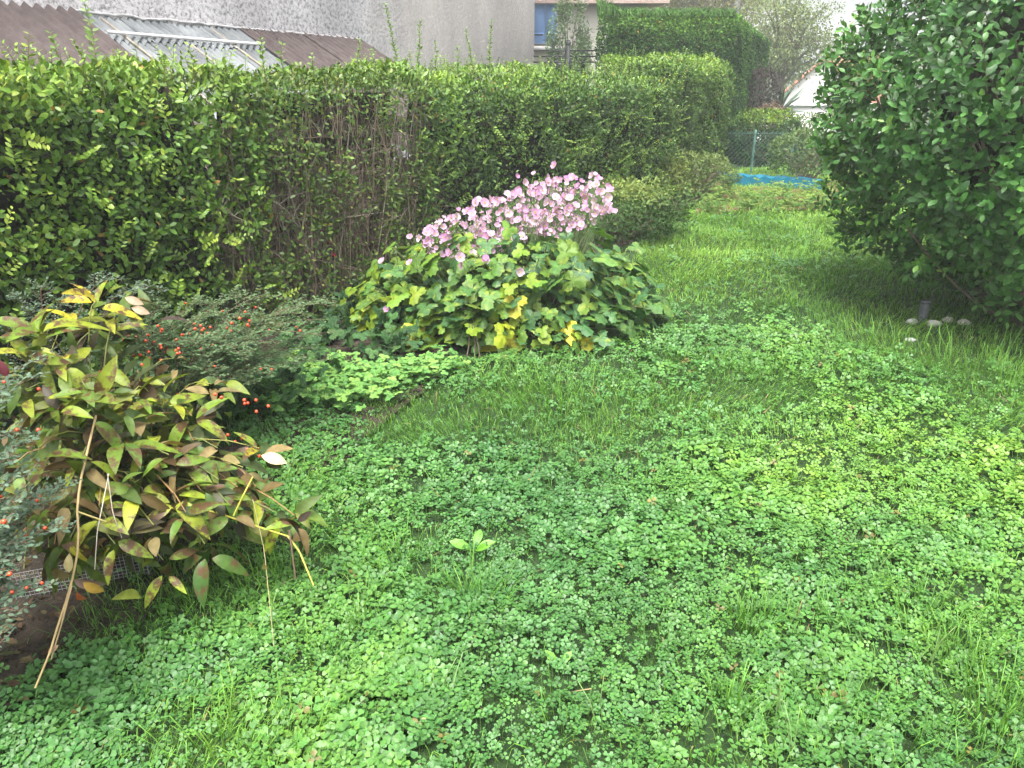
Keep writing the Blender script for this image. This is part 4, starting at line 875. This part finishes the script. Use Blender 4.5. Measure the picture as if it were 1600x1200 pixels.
# ------------------------------------------------------------------ small shrubs and beds further off
def bush(name, label, cat, c, rad, n, ls, cols, mat=None, group=None, lo=-.3, rnd=.7, seed=500, inner=.72, leaf=LS, twigs=20, topc=.3, wob=1.0):
    c = np.array(c, float); rad = np.array(rad, float); root = thing(name, label, cat, (c[0], c[1], 0), group); d = rnd_unit(n*2); d = d[d[:, 2] > lo][:n]; n = len(d)
    rr = (1+wob*(.34*(vn(d, .45, seed)-.5)+.2*(vn(d, .2, seed+1)-.5)))*R.uniform(inner, 1.0, n)**.6; P = c+d*rad*rr[:, None]; P = P[P[:, 2] > .01]; d = d[:len(P)]; n = len(P); d = unit((P-c)/rad)
    m = MB(); k = np.clip(.35*vn(P, .3, seed+2)+R.normal(.12, .14, n)+topc*ss(.2, 1, d[:, 2]), 0, 1); m.batch(leaf[0], leaf[1], leaf_frames(d, rnd=rnd), P, ls*R.uniform(.6, 1.25, n), pal(cols, k, .2))
    o = m.build('foliage', mat or M_matte, root); o['kind'] = 'stuff'; m = MB()
    for i in range(twigs):
        dd = unit(np.array([R.normal(), R.normal(), R.uniform(.3, 1.6)])); e_ = c+dd*rad*.8; b = np.array([c[0]+R.normal(0, .04), c[1]+R.normal(0, .04), -.02]); m.tube([b, (b+e_)/2+[0, 0, .05], e_], [.012, .008, .003], 5)
    m.build('stems', M_bark, root); return root
c = G(1045, 375); bush('dwarf_shrub', 'low loose shrub with yellow green tips between anemones and hedge', 'shrub', (c[0]-.32, c[1]+.15, .22), (.56, .50, .32), 6000, .036, [(.06, .12, .035), (.10, .18, .05), (.18, .26, .07), (.30, .34, .08)], seed=510, topc=.45, inner=.45, rnd=1.0, wob=1.9)
c = G(978, 385); bush('dwarf_shrub', 'dark low shrub tucked behind the right side of the anemones', 'shrub', (c[0], c[1]+.1, .16), (.42, .36, .24), 2600, .034, [(.03, .07, .02), (.06, .12, .03), (.10, .18, .05)], seed=505)
c = G(1055, 330); bush('dwarf_shrub', 'pale yellowish small shrub against the far hedge foot', 'shrub', (c[0], c[1]+.7, .20), (.38, .32, .26), 2600, .034, [(.12, .17, .05), (.22, .28, .07), (.36, .38, .10)], seed=515, inner=.4, wob=1.9)
c = G(1105, 320); bush('dwarf_shrub', 'sprawling pale green plant left of the blue strip', 'shrub', (c[0], c[1]+.5, .22), (.45, .35, .30), 2200, .036, [(.10, .16, .05), (.16, .23, .07), (.25, .30, .10)], seed=520)
VEG = [(.06, .15, .03), (.10, .22, .04), (.17, .28, .05), (.26, .31, .07)]
vm_ = MB(); vs_ = MB(); root = thing('bed_plants', 'straggling yellow green plants in the far vegetable bed', 'plant', G(1200, 310))
for _ in range(170):
    px, py = R.uniform(1095, 1300), R.uniform(303, 337); leafclump(vm_, vs_, px, py, 5, .06, R.uniform(.04, .20), VEG if R.random() < .9 else [(.17, .09, .05), (.22, .15, .07)], .028)
o = vm_.build('foliage', M_matte, root); o['kind'] = 'stuff'; o = vs_.build('stalks', M_stalk, root); o['kind'] = 'stuff'
for i, (px, py, rx, rz, lb) in enumerate([(1275, 300, .5, .42, 'pale green bush where the big shrub hides the bed'), (1290, 262, .6, .45, 'hazy grey green bush beyond the chain link fence')]):
    c = G(px, py); bush('garden_bush', lb, 'bush', (c[0], c[1]+.45, rz*.7), (rx, rx*.8, rz), 2400, .045, [(.07, .13, .05), (.12, .19, .07), (.19, .26, .10)], seed=530+i*5)
# blue ground sheet
m = MB(); a0, a1 = G(1138, 291), G(1282, 300); k = 40
for (o0, o1, z0, z1) in ((0, .0, .0, .14), (0, .45, .14, .11)):
    V = []
    for i in range(k+1):
        p = a0+(a1-a0)*i/k; wv = .012*math.sin(i*.9)+.006*math.sin(i*2.3); nrm = np.array([-.1, 1, 0]); V += [p+nrm*(o0+wv)+[0, 0, z0+.012*math.sin(i*1.3)*(z0 > 0)], p+nrm*(o1+wv)+[0, 0, z1+.012*math.sin(i*1.3)*(z1 == .14)+.01*math.sin(i*.7)*(z1 != .14)]]
    m.add(V, [[2*i, 2*i+2, 2*i+3, 2*i+1] for i in range(k)])
tag(m.build('ground_sheet', surf('blue_sheet', (.006, .12, .19), (.012, .17, .25), 12, .45, .3, 30)), 'turquoise blue plastic sheet edging the far bed', 'sheet')
# chain link fence
Yf = 10.9; x0, x1 = at(1128, 280, Yf)[0], at(1345, 280, Yf)[0]; zf = at(1172, 208, Yf)[2]
fc = thing('chain_link_fence', 'low green chain link fence before the clipped ball shrub', 'fence', (x0, Yf, 0))
for px in (1172, 1232, 1300):
    x = at(px, 280, Yf)[0]; m = MB(); m.tube([[x, Yf, -.02], [x, Yf, zf+.04]], .016, 7); m.build('post', M_green_metal, fc)
m = MB(); p_ = .062; zz = zf
for i in range(int((x1-x0+zz)/p_)+1):
    for sg in (1, -1):
        xa = x0 + i*p_ - (zz if sg > 0 else 0); pa, pb = np.array([xa, 0.]), np.array([xa+zz, zz])
        if sg < 0: pa, pb = np.array([xa, zz]), np.array([xa+zz, 0.])
        t0 = max(0, (x0-pa[0])/zz); t1 = min(1, (x1-pa[0])/zz)
        if t1 <= t0: continue
        A_, B_ = pa+(pb-pa)*t0, pa+(pb-pa)*t1; m.tube([[A_[0], Yf-.02+.002*sg, A_[1]+.03], [B_[0], Yf-.02+.002*sg, B_[1]+.03]], .0024, 3, cap=False)
for z in (.04, zf): m.tube([[x0, Yf-.02, z], [x1, Yf-.02, z]], .003, 4)
o = m.build('wire_mesh', M_green_metal, fc); o['kind'] = 'stuff'
# clipped ball, yucca, dark shrub
c = at(1187, 260, 12.3); bush('ball_shrub', 'clipped round green shrub behind the chain link fence', 'shrub', (c[0], 12.3, .34), (.60, .58, .47), 9000, .045, [(.014, .042, .012), (.026, .070, .018), (.06, .13, .028), (.24, .36, .05)], mat=M_conifer, seed=560, inner=.86, topc=.62, lo=-.8)  # topc paints a lit rim on top, shade in the darker lower leaves
ykb = at(1214, 195, 15.5); yk = thing('yucca', 'spiky grey green yucca beyond the clipped ball shrub', 'plant', (ykb[0], 15.5, 0)); hub = np.array([ykb[0], 15.5, at(1214, 178, 15.5)[2]]); m = MB()
m.tube([[hub[0], 15.5, -.05], [hub[0]+.03, 15.5, hub[2]*.6], hub], [.09, .08, .07], 8); m.build('trunk', M_bark, yk)
SW = (np.array([[-.5, 0, 0], [.5, 0, 0], [-.42, .5, .01], [.42, .5, .01], [0, 1, -.05]])*[.075, 1, 1], np.array([[0, 1, 3, 2], [2, 3, 4, 4]]))
ym = MB().add(SW[0], SW[1][:1]).add(SW[0], [[2, 3, 4]]).mesh('yucca_leaf', M_hedge_part)
for i in range(110):
    d = rnd_unit(1)[0]; d[2] = abs(d[2])*1.2-.25; d = unit(d); put('leaf', ym, yk, hub+d*.04, frame(d[None], np.array([[0, -.3, 1.]])+rnd_unit(1)*.2)[0], R.uniform(.45, .75), pal([(.05, .09, .06), (.09, .14, .10), (.13, .20, .12)], R.random(1))[0])
c = at(1190, 175, 14.8); bush('dark_shrub', 'dark purplish shrub left of the yucca', 'shrub', (c[0]-.1, 14.9, .72), (.42, .4, .62), 2600, .05, [(.03, .028, .03), (.06, .045, .05), (.10, .07, .06)], seed=570)
c = at(1196, 186, 14.0); bush('dark_shrub', 'small brownish flowering shrub below the yucca', 'shrub', (c[0], 13.8, .42), (.35, .3, .40), 1200, .04, [(.12, .08, .06), (.22, .14, .12), (.30, .22, .16)], seed=575)

# ------------------------------------------------------------------ trees in the mist
def tree(label, x, y, h, cz_, rad, n, ls, cols, droop=0, seed=600, name='garden_tree', trunk_r=.14, clumps=40):
    g0 = float(-drop(y)); root = thing(name, label, 'tree', (x, y, g0), 'trees beyond the gardens'); m = MB(); c = np.array([x, y, cz_]); rad = np.array(rad)
    m.tube([[x, y, g0-.1], [x+.1, y, g0+(h-g0)*.3], [x, y+.1, g0+(h-g0)*.6]], [trunk_r, trunk_r*.8, trunk_r*.45], 9); cl = []
    for i in range(clumps):
        d = rnd_unit(1)[0]; q = c + d*rad*R.uniform(.45, .95); cl.append(q); b = np.array([x, y, g0+(h-g0)*R.uniform(.35, .58)])
        m.tube([b, (b+q)/2+[0, 0, .2], q], [trunk_r*.35, trunk_r*.2, trunk_r*.06], 5, cap=False)
    m.build('trunk', M_bark, root); cl = np.array(cl); k = R.integers(0, clumps, n); off = rnd_unit(n)*R.random((n, 1))**.5*rad*.34
    P = cl[k]+off; P[:, 2] -= droop*R.random(n); P[:, 2] = np.maximum(P[:, 2], g0+.1); d = unit(P-c); m = MB(); kk = np.clip(.5*vn(cl, .9, seed)[k]+R.normal(.2, .18, n), 0, 1)
    D = frame(unit(d*.5+rnd_unit(n)*.8+[0, 0, -droop*1.5]), rnd_unit(n)*.6+[0, 0, 1.]); m.batch(*LS, D, P, ls*R.uniform(.6, 1.3, n), pal(cols, kk, .2)); o = m.build('crown', M_matte, root); o['kind'] = 'stuff'
    return root
TC = [(.12, .17, .06), (.18, .24, .09), (.25, .31, .13), (.33, .37, .18)]
p = at(1225, 60, 23); tree('pale feathery tree leaning behind the yucca and white gable', p[0], 23, 3.9, p[2]+.25, (1.45, 1.2, 1.1), 11000, .08, TC, droop=.35, seed=610, clumps=60)
p = at(1130, 0, 27); tree('yellowish misty tree above the conifer hedge', p[0], 27, 4.8, p[2]+.4, (2.2, 1.6, 1.3), 9000, .10, [(.13, .14, .04), (.20, .20, .06), (.28, .27, .09)], seed=620)
p = at(1040, 0, 30); tree('pale round tree behind the conifer hedge left of the lamp post', p[0], 30, 4.6, p[2]+.1, (1.9, 1.5, 1.2), 8000, .11, [(.12, .14, .05), (.18, .20, .08), (.26, .26, .10)], seed=630)
p = at(1300, 150, 27); tree('small yellow bush like tree before the white gable house', p[0]-.2, 24, 1.6, 1.0, (.9, .7, .6), 3000, .08, [(.20, .22, .06), (.30, .30, .09), (.36, .34, .12)], seed=640, trunk_r=.06)
p = at(887, 40, 14.5); tree('slender pale climbing shrub beside the blue shutter', p[0], 14.2, 2.4, 1.55, (.42, .3, 1.05), 7500, .05, [(.12, .20, .11), (.18, .27, .15), (.25, .34, .20)], seed=650, trunk_r=.04, clumps=36)
for i, (px, Yd, h_, r_) in enumerate([(1520, 34, 3.6, 2.2), (1640, 32, 5, 2.6)]):
    p = at(px, 80, Yd); tree(['misty tree behind the big shrub on the right', 'misty tree at the far right'][i], p[0], Yd, h_, h_*.62, (r_, r_*.7, h_*.4), 5000, .12, TC, seed=660+i)
# street lamp
p = at(1151, 15, 26); sl_ = thing('street_lamp', 'thin grey lamp post rising above the conifer hedge', 'lamp post', (p[0], 26, 0)); m = MB(); m.tube([[p[0], 26, -3.2], [p[0], 26, 2.5], [p[0], 26, 5.4]], [.085, .075, .05], 10); m.build('pole', M_metal, sl_)
m = MB(); m.tube([[p[0], 26, 5.35], [p[0]+.5, 25.9, 5.6], [p[0]+.9, 25.8, 5.6]], .03, 6); m.box([p[0]+1.1, 25.77, 5.6], [.5, .2, .1]); m.build('lamp_head', M_metal, sl_)

# ------------------------------------------------------------------ buildings
M_white = surf('white_render', (.62, .60, .58), (.72, .70, .68), 3, .9, .4, 60)
M_tile = surf('clay_tile', (.36, .15, .10), (.46, .22, .15), 14, .85, .4, 50)
# white gable house
Yg = 32.0; ap = at(1291, 92, Yg); lf_ = at(1222, 152, Yg); slope = (ap[2]-lf_[2])/(ap[0]-lf_[0]); W = 3.4; gh = thing('gable_house', 'distant white gable end house with orange tiled roof', 'house', (ap[0], Yg, 0))
zE = ap[2]-slope*W; dep = 8.0; m = MB(); V = []
for y in (Yg, Yg+dep): V += [[ap[0]-W, y, -3.9], [ap[0]+W, y, -3.9], [ap[0]+W, y, zE], [ap[0], y, ap[2]], [ap[0]-W, y, zE]]
V = np.array(V); m.add(V, [[0, 1, 6, 5], [1, 2, 7, 6], [0, 4, 9, 5]]); m.add(V[:5], [[0, 1, 2, 4]]); m.add(V[[2, 3, 4]], [[0, 1, 2]]); m.add(V[5:], [[0, 1, 2, 4]]); m.add(V[[7, 8, 9]], [[0, 1, 2]]); m.build('wall', M_white, gh, smooth=False)
for sg in (-1, 1):
    m = MB(); e1 = np.array([ap[0]+sg*(W+.4), Yg-.12, ap[2]-slope*(W+.4)]); a_ = np.array([ap[0], Yg-.12, ap[2]]); up = np.array([0, 0, .04]); k = 26; b0 = np.array([0, dep+.24, 0])
    m.add([a_+up*.2, e1+up*.2, e1+b0+up*.2, a_+b0+up*.2, a_+up, e1+up, e1+b0+up, a_+b0+up], [[0, 1, 2, 3], [4, 5, 6, 7], [0, 1, 5, 4], [1, 2, 6, 5], [2, 3, 7, 6]])
    for i in range(k):
        y = Yg+(dep)*i/k; m.tube([a_+up*1.2+[0, y-Yg+.12, 0], e1+up*1.2+[0, y-Yg+.12, 0]], .06, 6)
    m.build('roof', M_tile, gh)
gh.rotation_euler = (0, 0, math.radians(-27))
# the large rough cast house: wall parallel to the hedge
OFF = -4.3
def on_wall(px, py, off=OFF):
    r = ray(px, py); n3 = np.array([*HN, 0]); p0 = np.array([*hp(0, off), 0]); t = np.dot(p0-[0, 0, H], n3)/np.dot(r, n3); return np.array([0, 0, H])+r*t
wc = on_wall(835, 40); s_end = np.dot(wc[:2]-A0, HD); s_beg = -7.0
def roughcast():
    m, t = newmat('rough_cast'); L = t.links.new; geo = N(t, 'ShaderNodeNewGeometry'); pb = N(t, 'ShaderNodeBsdfPrincipled', Roughness=.95); pb.inputs['Specular IOR Level'].default_value = .15
    vo = N(t, 'ShaderNodeTexNoise', Scale=26.0, Detail=5.0, Roughness=.75); L(geo.outputs['Position'], vo.inputs['Vector']); r1 = N(t, 'ShaderNodeValToRGB'); r1.color_ramp.elements[0].position = .36; r1.color_ramp.elements[0].color = (.25, .24, .24, 1); r1.color_ramp.elements[1].position = .54; r1.color_ramp.elements[1].color = (.74, .71, .71, 1); L(vo.outputs['Fac'], r1.inputs[0])
    r2 = N(t, 'ShaderNodeValToRGB'); r2.color_ramp.elements[0].position = .30; r2.color_ramp.elements[0].color = (.66, .59, .55, 1); r2.color_ramp.elements[1].position = .6; r2.color_ramp.elements[1].color = (.86, .78, .73, 1); L(vo.outputs['Fac'], r2.inputs[0])
    tc = N(t, 'ShaderNodeVectorMath', operation='DOT_PRODUCT'); L(geo.outputs['Position'], tc.inputs[0]); tc.inputs[1].default_value = (HD[0], HD[1], 0)
    s0 = float(np.dot(on_wall(610, 60)[:2], HD)); nz = N(t, 'ShaderNodeTexNoise', Scale=1.4, Detail=4.0); L(geo.outputs['Position'], nz.inputs['Vector']); ad = N(t, 'ShaderNodeMath', operation='MULTIPLY_ADD'); L(nz.outputs['Fac'], ad.inputs[0]); ad.inputs[1].default_value = 1.6; L(tc.outputs['Value'], ad.inputs[2])
    mr = N(t, 'ShaderNodeMapRange'); mr.inputs[1].default_value = s0+.3; mr.inputs[2].default_value = s0+1.2; L(ad.outputs[0], mr.inputs[0]); mx = N(t, 'ShaderNodeMix', data_type='RGBA'); L(mr.outputs[0], mx.inputs[0]); L(r1.outputs[0], mx.inputs[6]); L(r2.outputs[0], mx.inputs[7])
    n4 = N(t, 'ShaderNodeTexNoise', Scale=1.1, Detail=5.0, Roughness=.6); mp = N(t, 'ShaderNodeMapping'); mp.inputs['Scale'].default_value = (1.6, 1.6, .5); L(geo.outputs['Position'], mp.inputs[0]); L(mp.outputs[0], n4.inputs['Vector']); m4 = N(t, 'ShaderNodeMapRange'); m4.inputs[1].default_value = .3; m4.inputs[2].default_value = .7; m4.inputs[3].default_value = .74; m4.inputs[4].default_value = 1.14; L(n4.outputs['Fac'], m4.inputs[0])
    vm = N(t, 'ShaderNodeVectorMath', operation='SCALE'); L(mx.outputs[2], vm.inputs[0]); L(m4.outputs[0], vm.inputs['Scale']); L(vm.outputs[0], pb.inputs['Base Color'])
    bp = N(t, 'ShaderNodeBump', Strength=1.0, Distance=.03); L(vo.outputs['Fac'], bp.inputs['Height']); L(bp.outputs[0], pb.inputs['Normal']); o_ = N(t, 'ShaderNodeOutputMaterial'); L(pb.outputs[0], o_.inputs['Surface']); return m
M_rough = roughcast()
hs_ = thing('rough_cast_house', 'big grey rough cast house wall behind the hedge with stained render', 'house', (*hp(s_end, OFF), 0))
m = MB(); f0, f1, b0, b1 = hp(s_beg, OFF), hp(s_end, OFF), hp(s_beg, OFF-7), hp(s_end, OFF-7); zt_ = 5.6; V = [P3(q, z) for z in (-.3, zt_) for q in (f0, f1, b1, b0)]
m.add(V, [[0, 1, 5, 4], [1, 2, 6, 5], [2, 3, 7, 6], [3, 0, 4, 7]]); m.build('wall', M_rough, hs_, smooth=False)
m = MB(); E = .4; f0, f1, b0, b1 = hp(s_beg-E, OFF+E), hp(s_end+E, OFF+E), hp(s_beg-E, OFF-7-E), hp(s_end+E, OFF-7-E); rm0, rm1 = hp(s_beg-E, OFF-3.5), hp(s_end+E, OFF-3.5)
m.add([P3(f0, zt_), P3(f1, zt_), P3(rm1, zt_+2.2), P3(rm0, zt_+2.2), P3(b0, zt_), P3(b1, zt_)], [[0, 1, 2, 3], [3, 2, 5, 4], [0, 4, 5, 1]]); m.add([P3(f1, zt_+.01), P3(b1, zt_+.01), P3(rm1, zt_+2.2)], [[0, 1, 2]]); m.build('roof', M_tile, hs_, smooth=False)
# lean-to roof of corrugated sheets on that wall
M_brown = surf('brown_fibre_cement', (.060, .045, .043), (.095, .074, .070), 7, .85, .5, 60, attr=True)
M_clear = surf('weathered_clear_sheet', (.12, .13, .135), (.23, .245, .25), 3.5, .45, .2, 40, attr=True)
M_wood = surf('pale_batten', (.22, .19, .15), (.32, .28, .23), 10, .8, .3, 60)
lt = thing('lean_to_shed', 'low lean-to with brown and cloudy corrugated roof sheets against the house wall', 'shed', (*hp(0, OFF+1.2), 0))
j0, j1 = on_wall(130, 25), on_wall(560, 66)               # wall line of the roof
sj0, sj1 = np.dot(j0[:2]-A0, HD), np.dot(j1[:2]-A0, HD)
def zwall(s_): return j0[2] + (j1[2]-j0[2])*(s_-sj0)/(sj1-sj0)
# the right verge runs from (560,66) to (628,112): solve for run and drop
best = None
for run in np.linspace(.4, 3.0, 260):
    q = hp(sj1, OFF+run); rr_ = ray(628, 112); X = q[0]/q[1]
    d_ = abs(X - (628-800)/F/rr_[1])
    if best is None or d_ < best[0]: best = (d_, run, H + rr_[2]*q[1]/rr_[1])
RUN, zlow = best[1], best[2]; DROP = j1[2]-zlow
print('LEANTO', RUN, DROP, j0, j1, sj0, sj1, s_end, 'wall corner', wc)
RUN2 = 2.6; K = RUN2/RUN; 
def roofpt(s_, r_, lift=0): q = hp(s_, OFF+r_); return P3(q, zwall(s_)-DROP*(r_/RUN) + lift)
def sheet_part(name, s0, s1, r0, r1, mat, lift=0, pitch=.105, amp=.026, tint=1.0, skew=0):
    k = max(2, int(round((s1-s0)/pitch)))*6; m = MB(); V = []; rows = 6
    for j in range(rows+1):
        for i in range(k+1):
            s_ = s0+(s1-s0)*i/k; V.append(roofpt(s_+skew*j/rows, r0+(r1-r0)*j/rows, lift+amp*math.sin(2*math.pi*(s_-s0)/pitch)+(r1-r_lift if False else 0)))
    V = np.array(V); m.add(V, [[j*(k+1)+i, j*(k+1)+i+1, (j+1)*(k+1)+i+1, (j+1)*(k+1)+i] for j in range(rows) for i in range(k)], (tint,)*3); V2 = V-[0, 0, .005]; m.add(V2, [[j*(k+1)+i, (j+1)*(k+1)+i, (j+1)*(k+1)+i+1, j*(k+1)+i+1] for j in range(rows) for i in range(k)], (tint*.8,)*3)
    return m.build(name, mat, lt)
def s_at(px, py):
    """distance along the hedge where the roof plane shows at this image point"""
    p = np.array([0, 0, H]); r = ray(px, py); A = roofpt(0, .1); B = roofpt(1, .1); Cc = roofpt(0, 1.1); n_ = np.cross(B-A, Cc-A); t = np.dot(A-p, n_)/np.dot(r, n_); q = p+r*t; return np.dot(q[:2]-A0, HD)
sb = [s_at(240, 100), s_at(400, 105), s_at(440, 108)]; print('sb', sb, s_at(360, 45), s_at(130, 25), s_at(85, 5))
sL = s_at(165, 62)
xs_ = np.arange(sL, sL-7, -.95)
for i in range(len(xs_)-1): sheet_part('brown_sheet', xs_[i+1]-.04, xs_[i]+(.0 if i == 0 else .0), -.02 if i else 0.0, RUN2, M_brown, .05+.012*(i % 2), tint=[1, .93, 1.05, .97][i % 4])
sR = s_at(395, 62); nC = 4; w_ = (sR-sL)/nC
for i in range(nC):
    sheet_part('clear_sheet', sL+i*w_-.03, sL+(i+1)*w_+.04, .0, RUN*.55+.06, M_clear, .012*(i % 2), pitch=.085, amp=.022, tint=[1.0, .86, 1.06, .8][i])
    sheet_part('clear_sheet', sL+i*w_-.03, sL+(i+1)*w_+.04, RUN*.55-.02, RUN2, M_clear, -.016+.012*(i % 2), pitch=.085, amp=.022, tint=[.9, .72, .95, .70][i])
k = max(2, int(round((sj1-sR)/.95))); 
for i in range(k): sheet_part('brown_sheet', sR+(sj1-sR)*i/k-.02, sR+(sj1-sR)*(i+1)/k, 0, RUN2, M_brown, .03+.012*(i % 2), tint=[.96, 1.03, .9][i % 3])
m = MB()
for r_ in (.0,):
    m.tube([roofpt(s_, .015, .045)+R.normal(0, .006, 3) for s_ in np.linspace(sL, sj1, 40)], .014, 6)
tag_ = m.build('mortar_flashing', surf('mortar', (.42, .41, .40), (.58, .57, .56), 20, .95, .8, 60), lt)
m = MB(); m.tube([roofpt(s_, RUN*.55, .050) for s_ in np.linspace(sL+.05, sR-.05, 12)], .017, 6); m.build('batten', M_white, lt)
for s_ in (sL+w_*.5, sL+w_*1.9, sL+w_*3.1):
    m = MB(); m.tube([roofpt(s_, r_, .012) for r_ in np.linspace(.05, RUN2-.02, 5)], .013, 6); m.build('batten', M_wood, lt)
for sidep in ((hp(xs_[-1], OFF+RUN2-.15), hp(sj1-.1, OFF+RUN2-.15)), (hp(sj1-.1, OFF+RUN2-.15), hp(sj1-.1, OFF+.01))):
    m = MB(); a_, b_ = sidep; za = roofpt(np.dot(a_-A0, HD), RUN2-.15)[2]-.06; zb = roofpt(np.dot(b_-A0, HD), RUN2-.15 if sidep[1][0] != hp(sj1-.1, OFF+.01)[0] else .01)[2]-.06
    d_ = unit(b_-a_); n2 = np.array([d_[1], -d_[0]])*.04; m.add([P3(a_, -.1), P3(b_, -.1), P3(b_, zb), P3(a_, za), P3(a_+n2, -.1), P3(b_+n2, -.1), P3(b_+n2, zb), P3(a_+n2, za)], [[0, 1, 2, 3], [4, 5, 6, 7], [0, 3, 7, 4], [1, 2, 6, 5], [3, 2, 6, 7]]); m.build('wall', M_rough, lt, smooth=False)
# second, cream house with blue shutter
Y2 = 17.0; ch = thing('cream_house', 'cream rendered house with a closed pale blue shutter beyond the rough cast wall', 'house', (at(900, 60, Y2)[0], Y2, 0)); M_cream = surf('cream_render', (.52, .49, .42), (.62, .58, .51), 2.5, .9, .3, 60)
xa, xb = at(780, 60, Y2)[0], at(1010, 60, Y2)[0]; zt2 = at(985, 3, Y2)[2]+.05; m = MB(); m.box([(xa+xb)/2, Y2+2.5, (zt2-.3)/2+.0], [xb-xa, 5, zt2+.3]); m.build('wall', M_cream, ch, smooth=False)
m = MB(); V = [[xa-.3, Y2-.35, zt2+.0], [xb+.35, Y2-.35, zt2], [xb+.35, Y2+2.5, zt2+1.1], [xa-.3, Y2+2.5, zt2+1.1], [xa-.3, Y2+5.3, zt2], [xb+.35, Y2+5.3, zt2]]; V = np.array(V); m.add(V, [[0, 1, 2, 3], [3, 2, 5, 4]]); m.add(V-[0, 0, .09], [[0, 1, 5, 4]]); m.add(np.concatenate([V[:2], V[:2]-[0, 0, .09]]), [[0, 1, 3, 2]]); m.add(np.array([V[1], V[2], V[5]])-[.05, 0, 0], [[0, 1, 2]]); m.build('roof', surf('grey_pink_tile', (.36, .26, .22), (.46, .36, .32), 12, .85, .5, 50), ch, smooth=False)
shx0, shx1 = at(832, 40, Y2)[0], at(870, 40, Y2)[0]; szb = at(850, 68, Y2)[2]; szt = szb+1.15; M_blue = surf('shutter_blue', (.24, .42, .78), (.28, .47, .82), 6, .55, 0); wdt = (shx1-shx0)
fr = MB(); fr.box([(shx0+shx1)/2, Y2-.03, (szb+szt)/2], [wdt+.02, .05, szt-szb+.02]); fr.build('window_frame', M_white, ch, smooth=False)
for q in (0, 1):
    cx = shx0 + wdt*(.25+.5*q); sh_ = MB()
    sh_.box([cx, Y2-.075, (szb+szt)/2], [wdt*.488, .035, szt-szb])
    for z_ in (szb+.16, szt-.16): sh_.box([cx, Y2-.097, z_], [wdt*.44, .010, .07])
    so_ = sh_.build('shutter', M_blue, ch, smooth=False)
    for z in (szb+.16, szt-.16):
        hb = MB(); hb.box([cx + (.0 if q else -.0), Y2-.10, z], [wdt*.36, .012, .035]); hb.mesh_ = None
        V_ = [v for v in hb.V]; ho = bpy.data.objects.new('hinge', MB().box([cx-ch.location[0], Y2-.109-ch.location[1], z], [wdt*.36, .012, .028]).mesh('hinge', M_post, False)); C.objects.link(ho); ho.parent = so_
m = MB(); m.box([(shx0+shx1)/2, Y2-.08, szb-.09], [wdt+.25, .22, .09]); m.build('window_sill', M_white, ch, smooth=False)
# boundary rail and dark post between the houses
Yr = 13.2; fr_ = thing('boundary_fence', 'grey rail fence with a dark post below the blue shutter', 'fence', (at(888, 90, Yr)[0], Yr, 0)); zp = at(888, 68, Yr)[2]; xp = at(888, 90, Yr)[0]
m = MB(); m.tube([[xp, Yr, -.1], [xp, Yr, zp]], .035, 8); m.tube([[xp, Yr, zp], [xp, Yr, zp+.05]], [.045, .02], 8); m.build('post', M_post, fr_)
M_lightmetal = surf('pale_rail', (.30, .32, .33), (.40, .42, .43), 20, .6)
for py in (79, 88, 97):
    z = at(888, py, Yr)[2]; m = MB(); m.box([xp-.05, Yr+.05, z], [1.0, .03, .022]); m.build('rail', M_post, fr_, smooth=False)
# pale low garden wall in the mist
m = MB(); p0, p1 = at(1238, 165, 20), at(1400, 165, 20); m.box([(p0[0]+p1[0])/2, 20.2, -.45], [p1[0]-p0[0], .25, 1.6]); m.box([(p0[0]+p1[0])/2, 20.2, .38], [p1[0]-p0[0]+.1, .33, .06]); tag(m.build('garden_wall', M_white, smooth=False), 'pale low wall in the mist below the white gable', 'wall')
# distant hedge line closing the view
m = MB()
for s_ in range(2):
    q = (np.array([-30, 46., -.2]), np.array([46, 46., -.2]), np.array([46, 46., 4.0]), np.array([-30, 46., 4.0])); P, Nn, b, d_, u, v = shell(q, 26000, 700, 1.3, 1.5, 2.4); P[:, 2] = -3.7 + (P[:, 2]+.2)*(.95+.45*vn(P[:, :1]*np.ones((1, 3)), 4.0, 71)); m.batch(*LS, leaf_frames(Nn), P, .26*R.uniform(.6, 1.3, len(P)), pal(TC, np.clip(R.normal(.4, .2, len(P)), 0, 1)))
o = m.build('far_trees', M_matte, kind='stuff'); tag(o, 'misty line of trees closing the view beyond the gardens', 'trees')

# ------------------------------------------------------------------ morning mist
hm, t = newmat('mist'); pv = N(t, 'ShaderNodeVolumePrincipled'); pv.inputs['Color'].default_value = (.97, .98, 1, 1); pv.inputs['Density'].default_value = .0038; pv.inputs['Anisotropy'].default_value = .2
t.links.new(pv.outputs[0], N(t, 'ShaderNodeOutputMaterial').inputs['Volume'])
m = MB(); m.box([8, 110, 2.0], [420, 360, 13.6]); hz = m.build('haze', hm, kind='stuff', smooth=False); tag(hz, 'thin white morning mist over the gardens', 'mist')
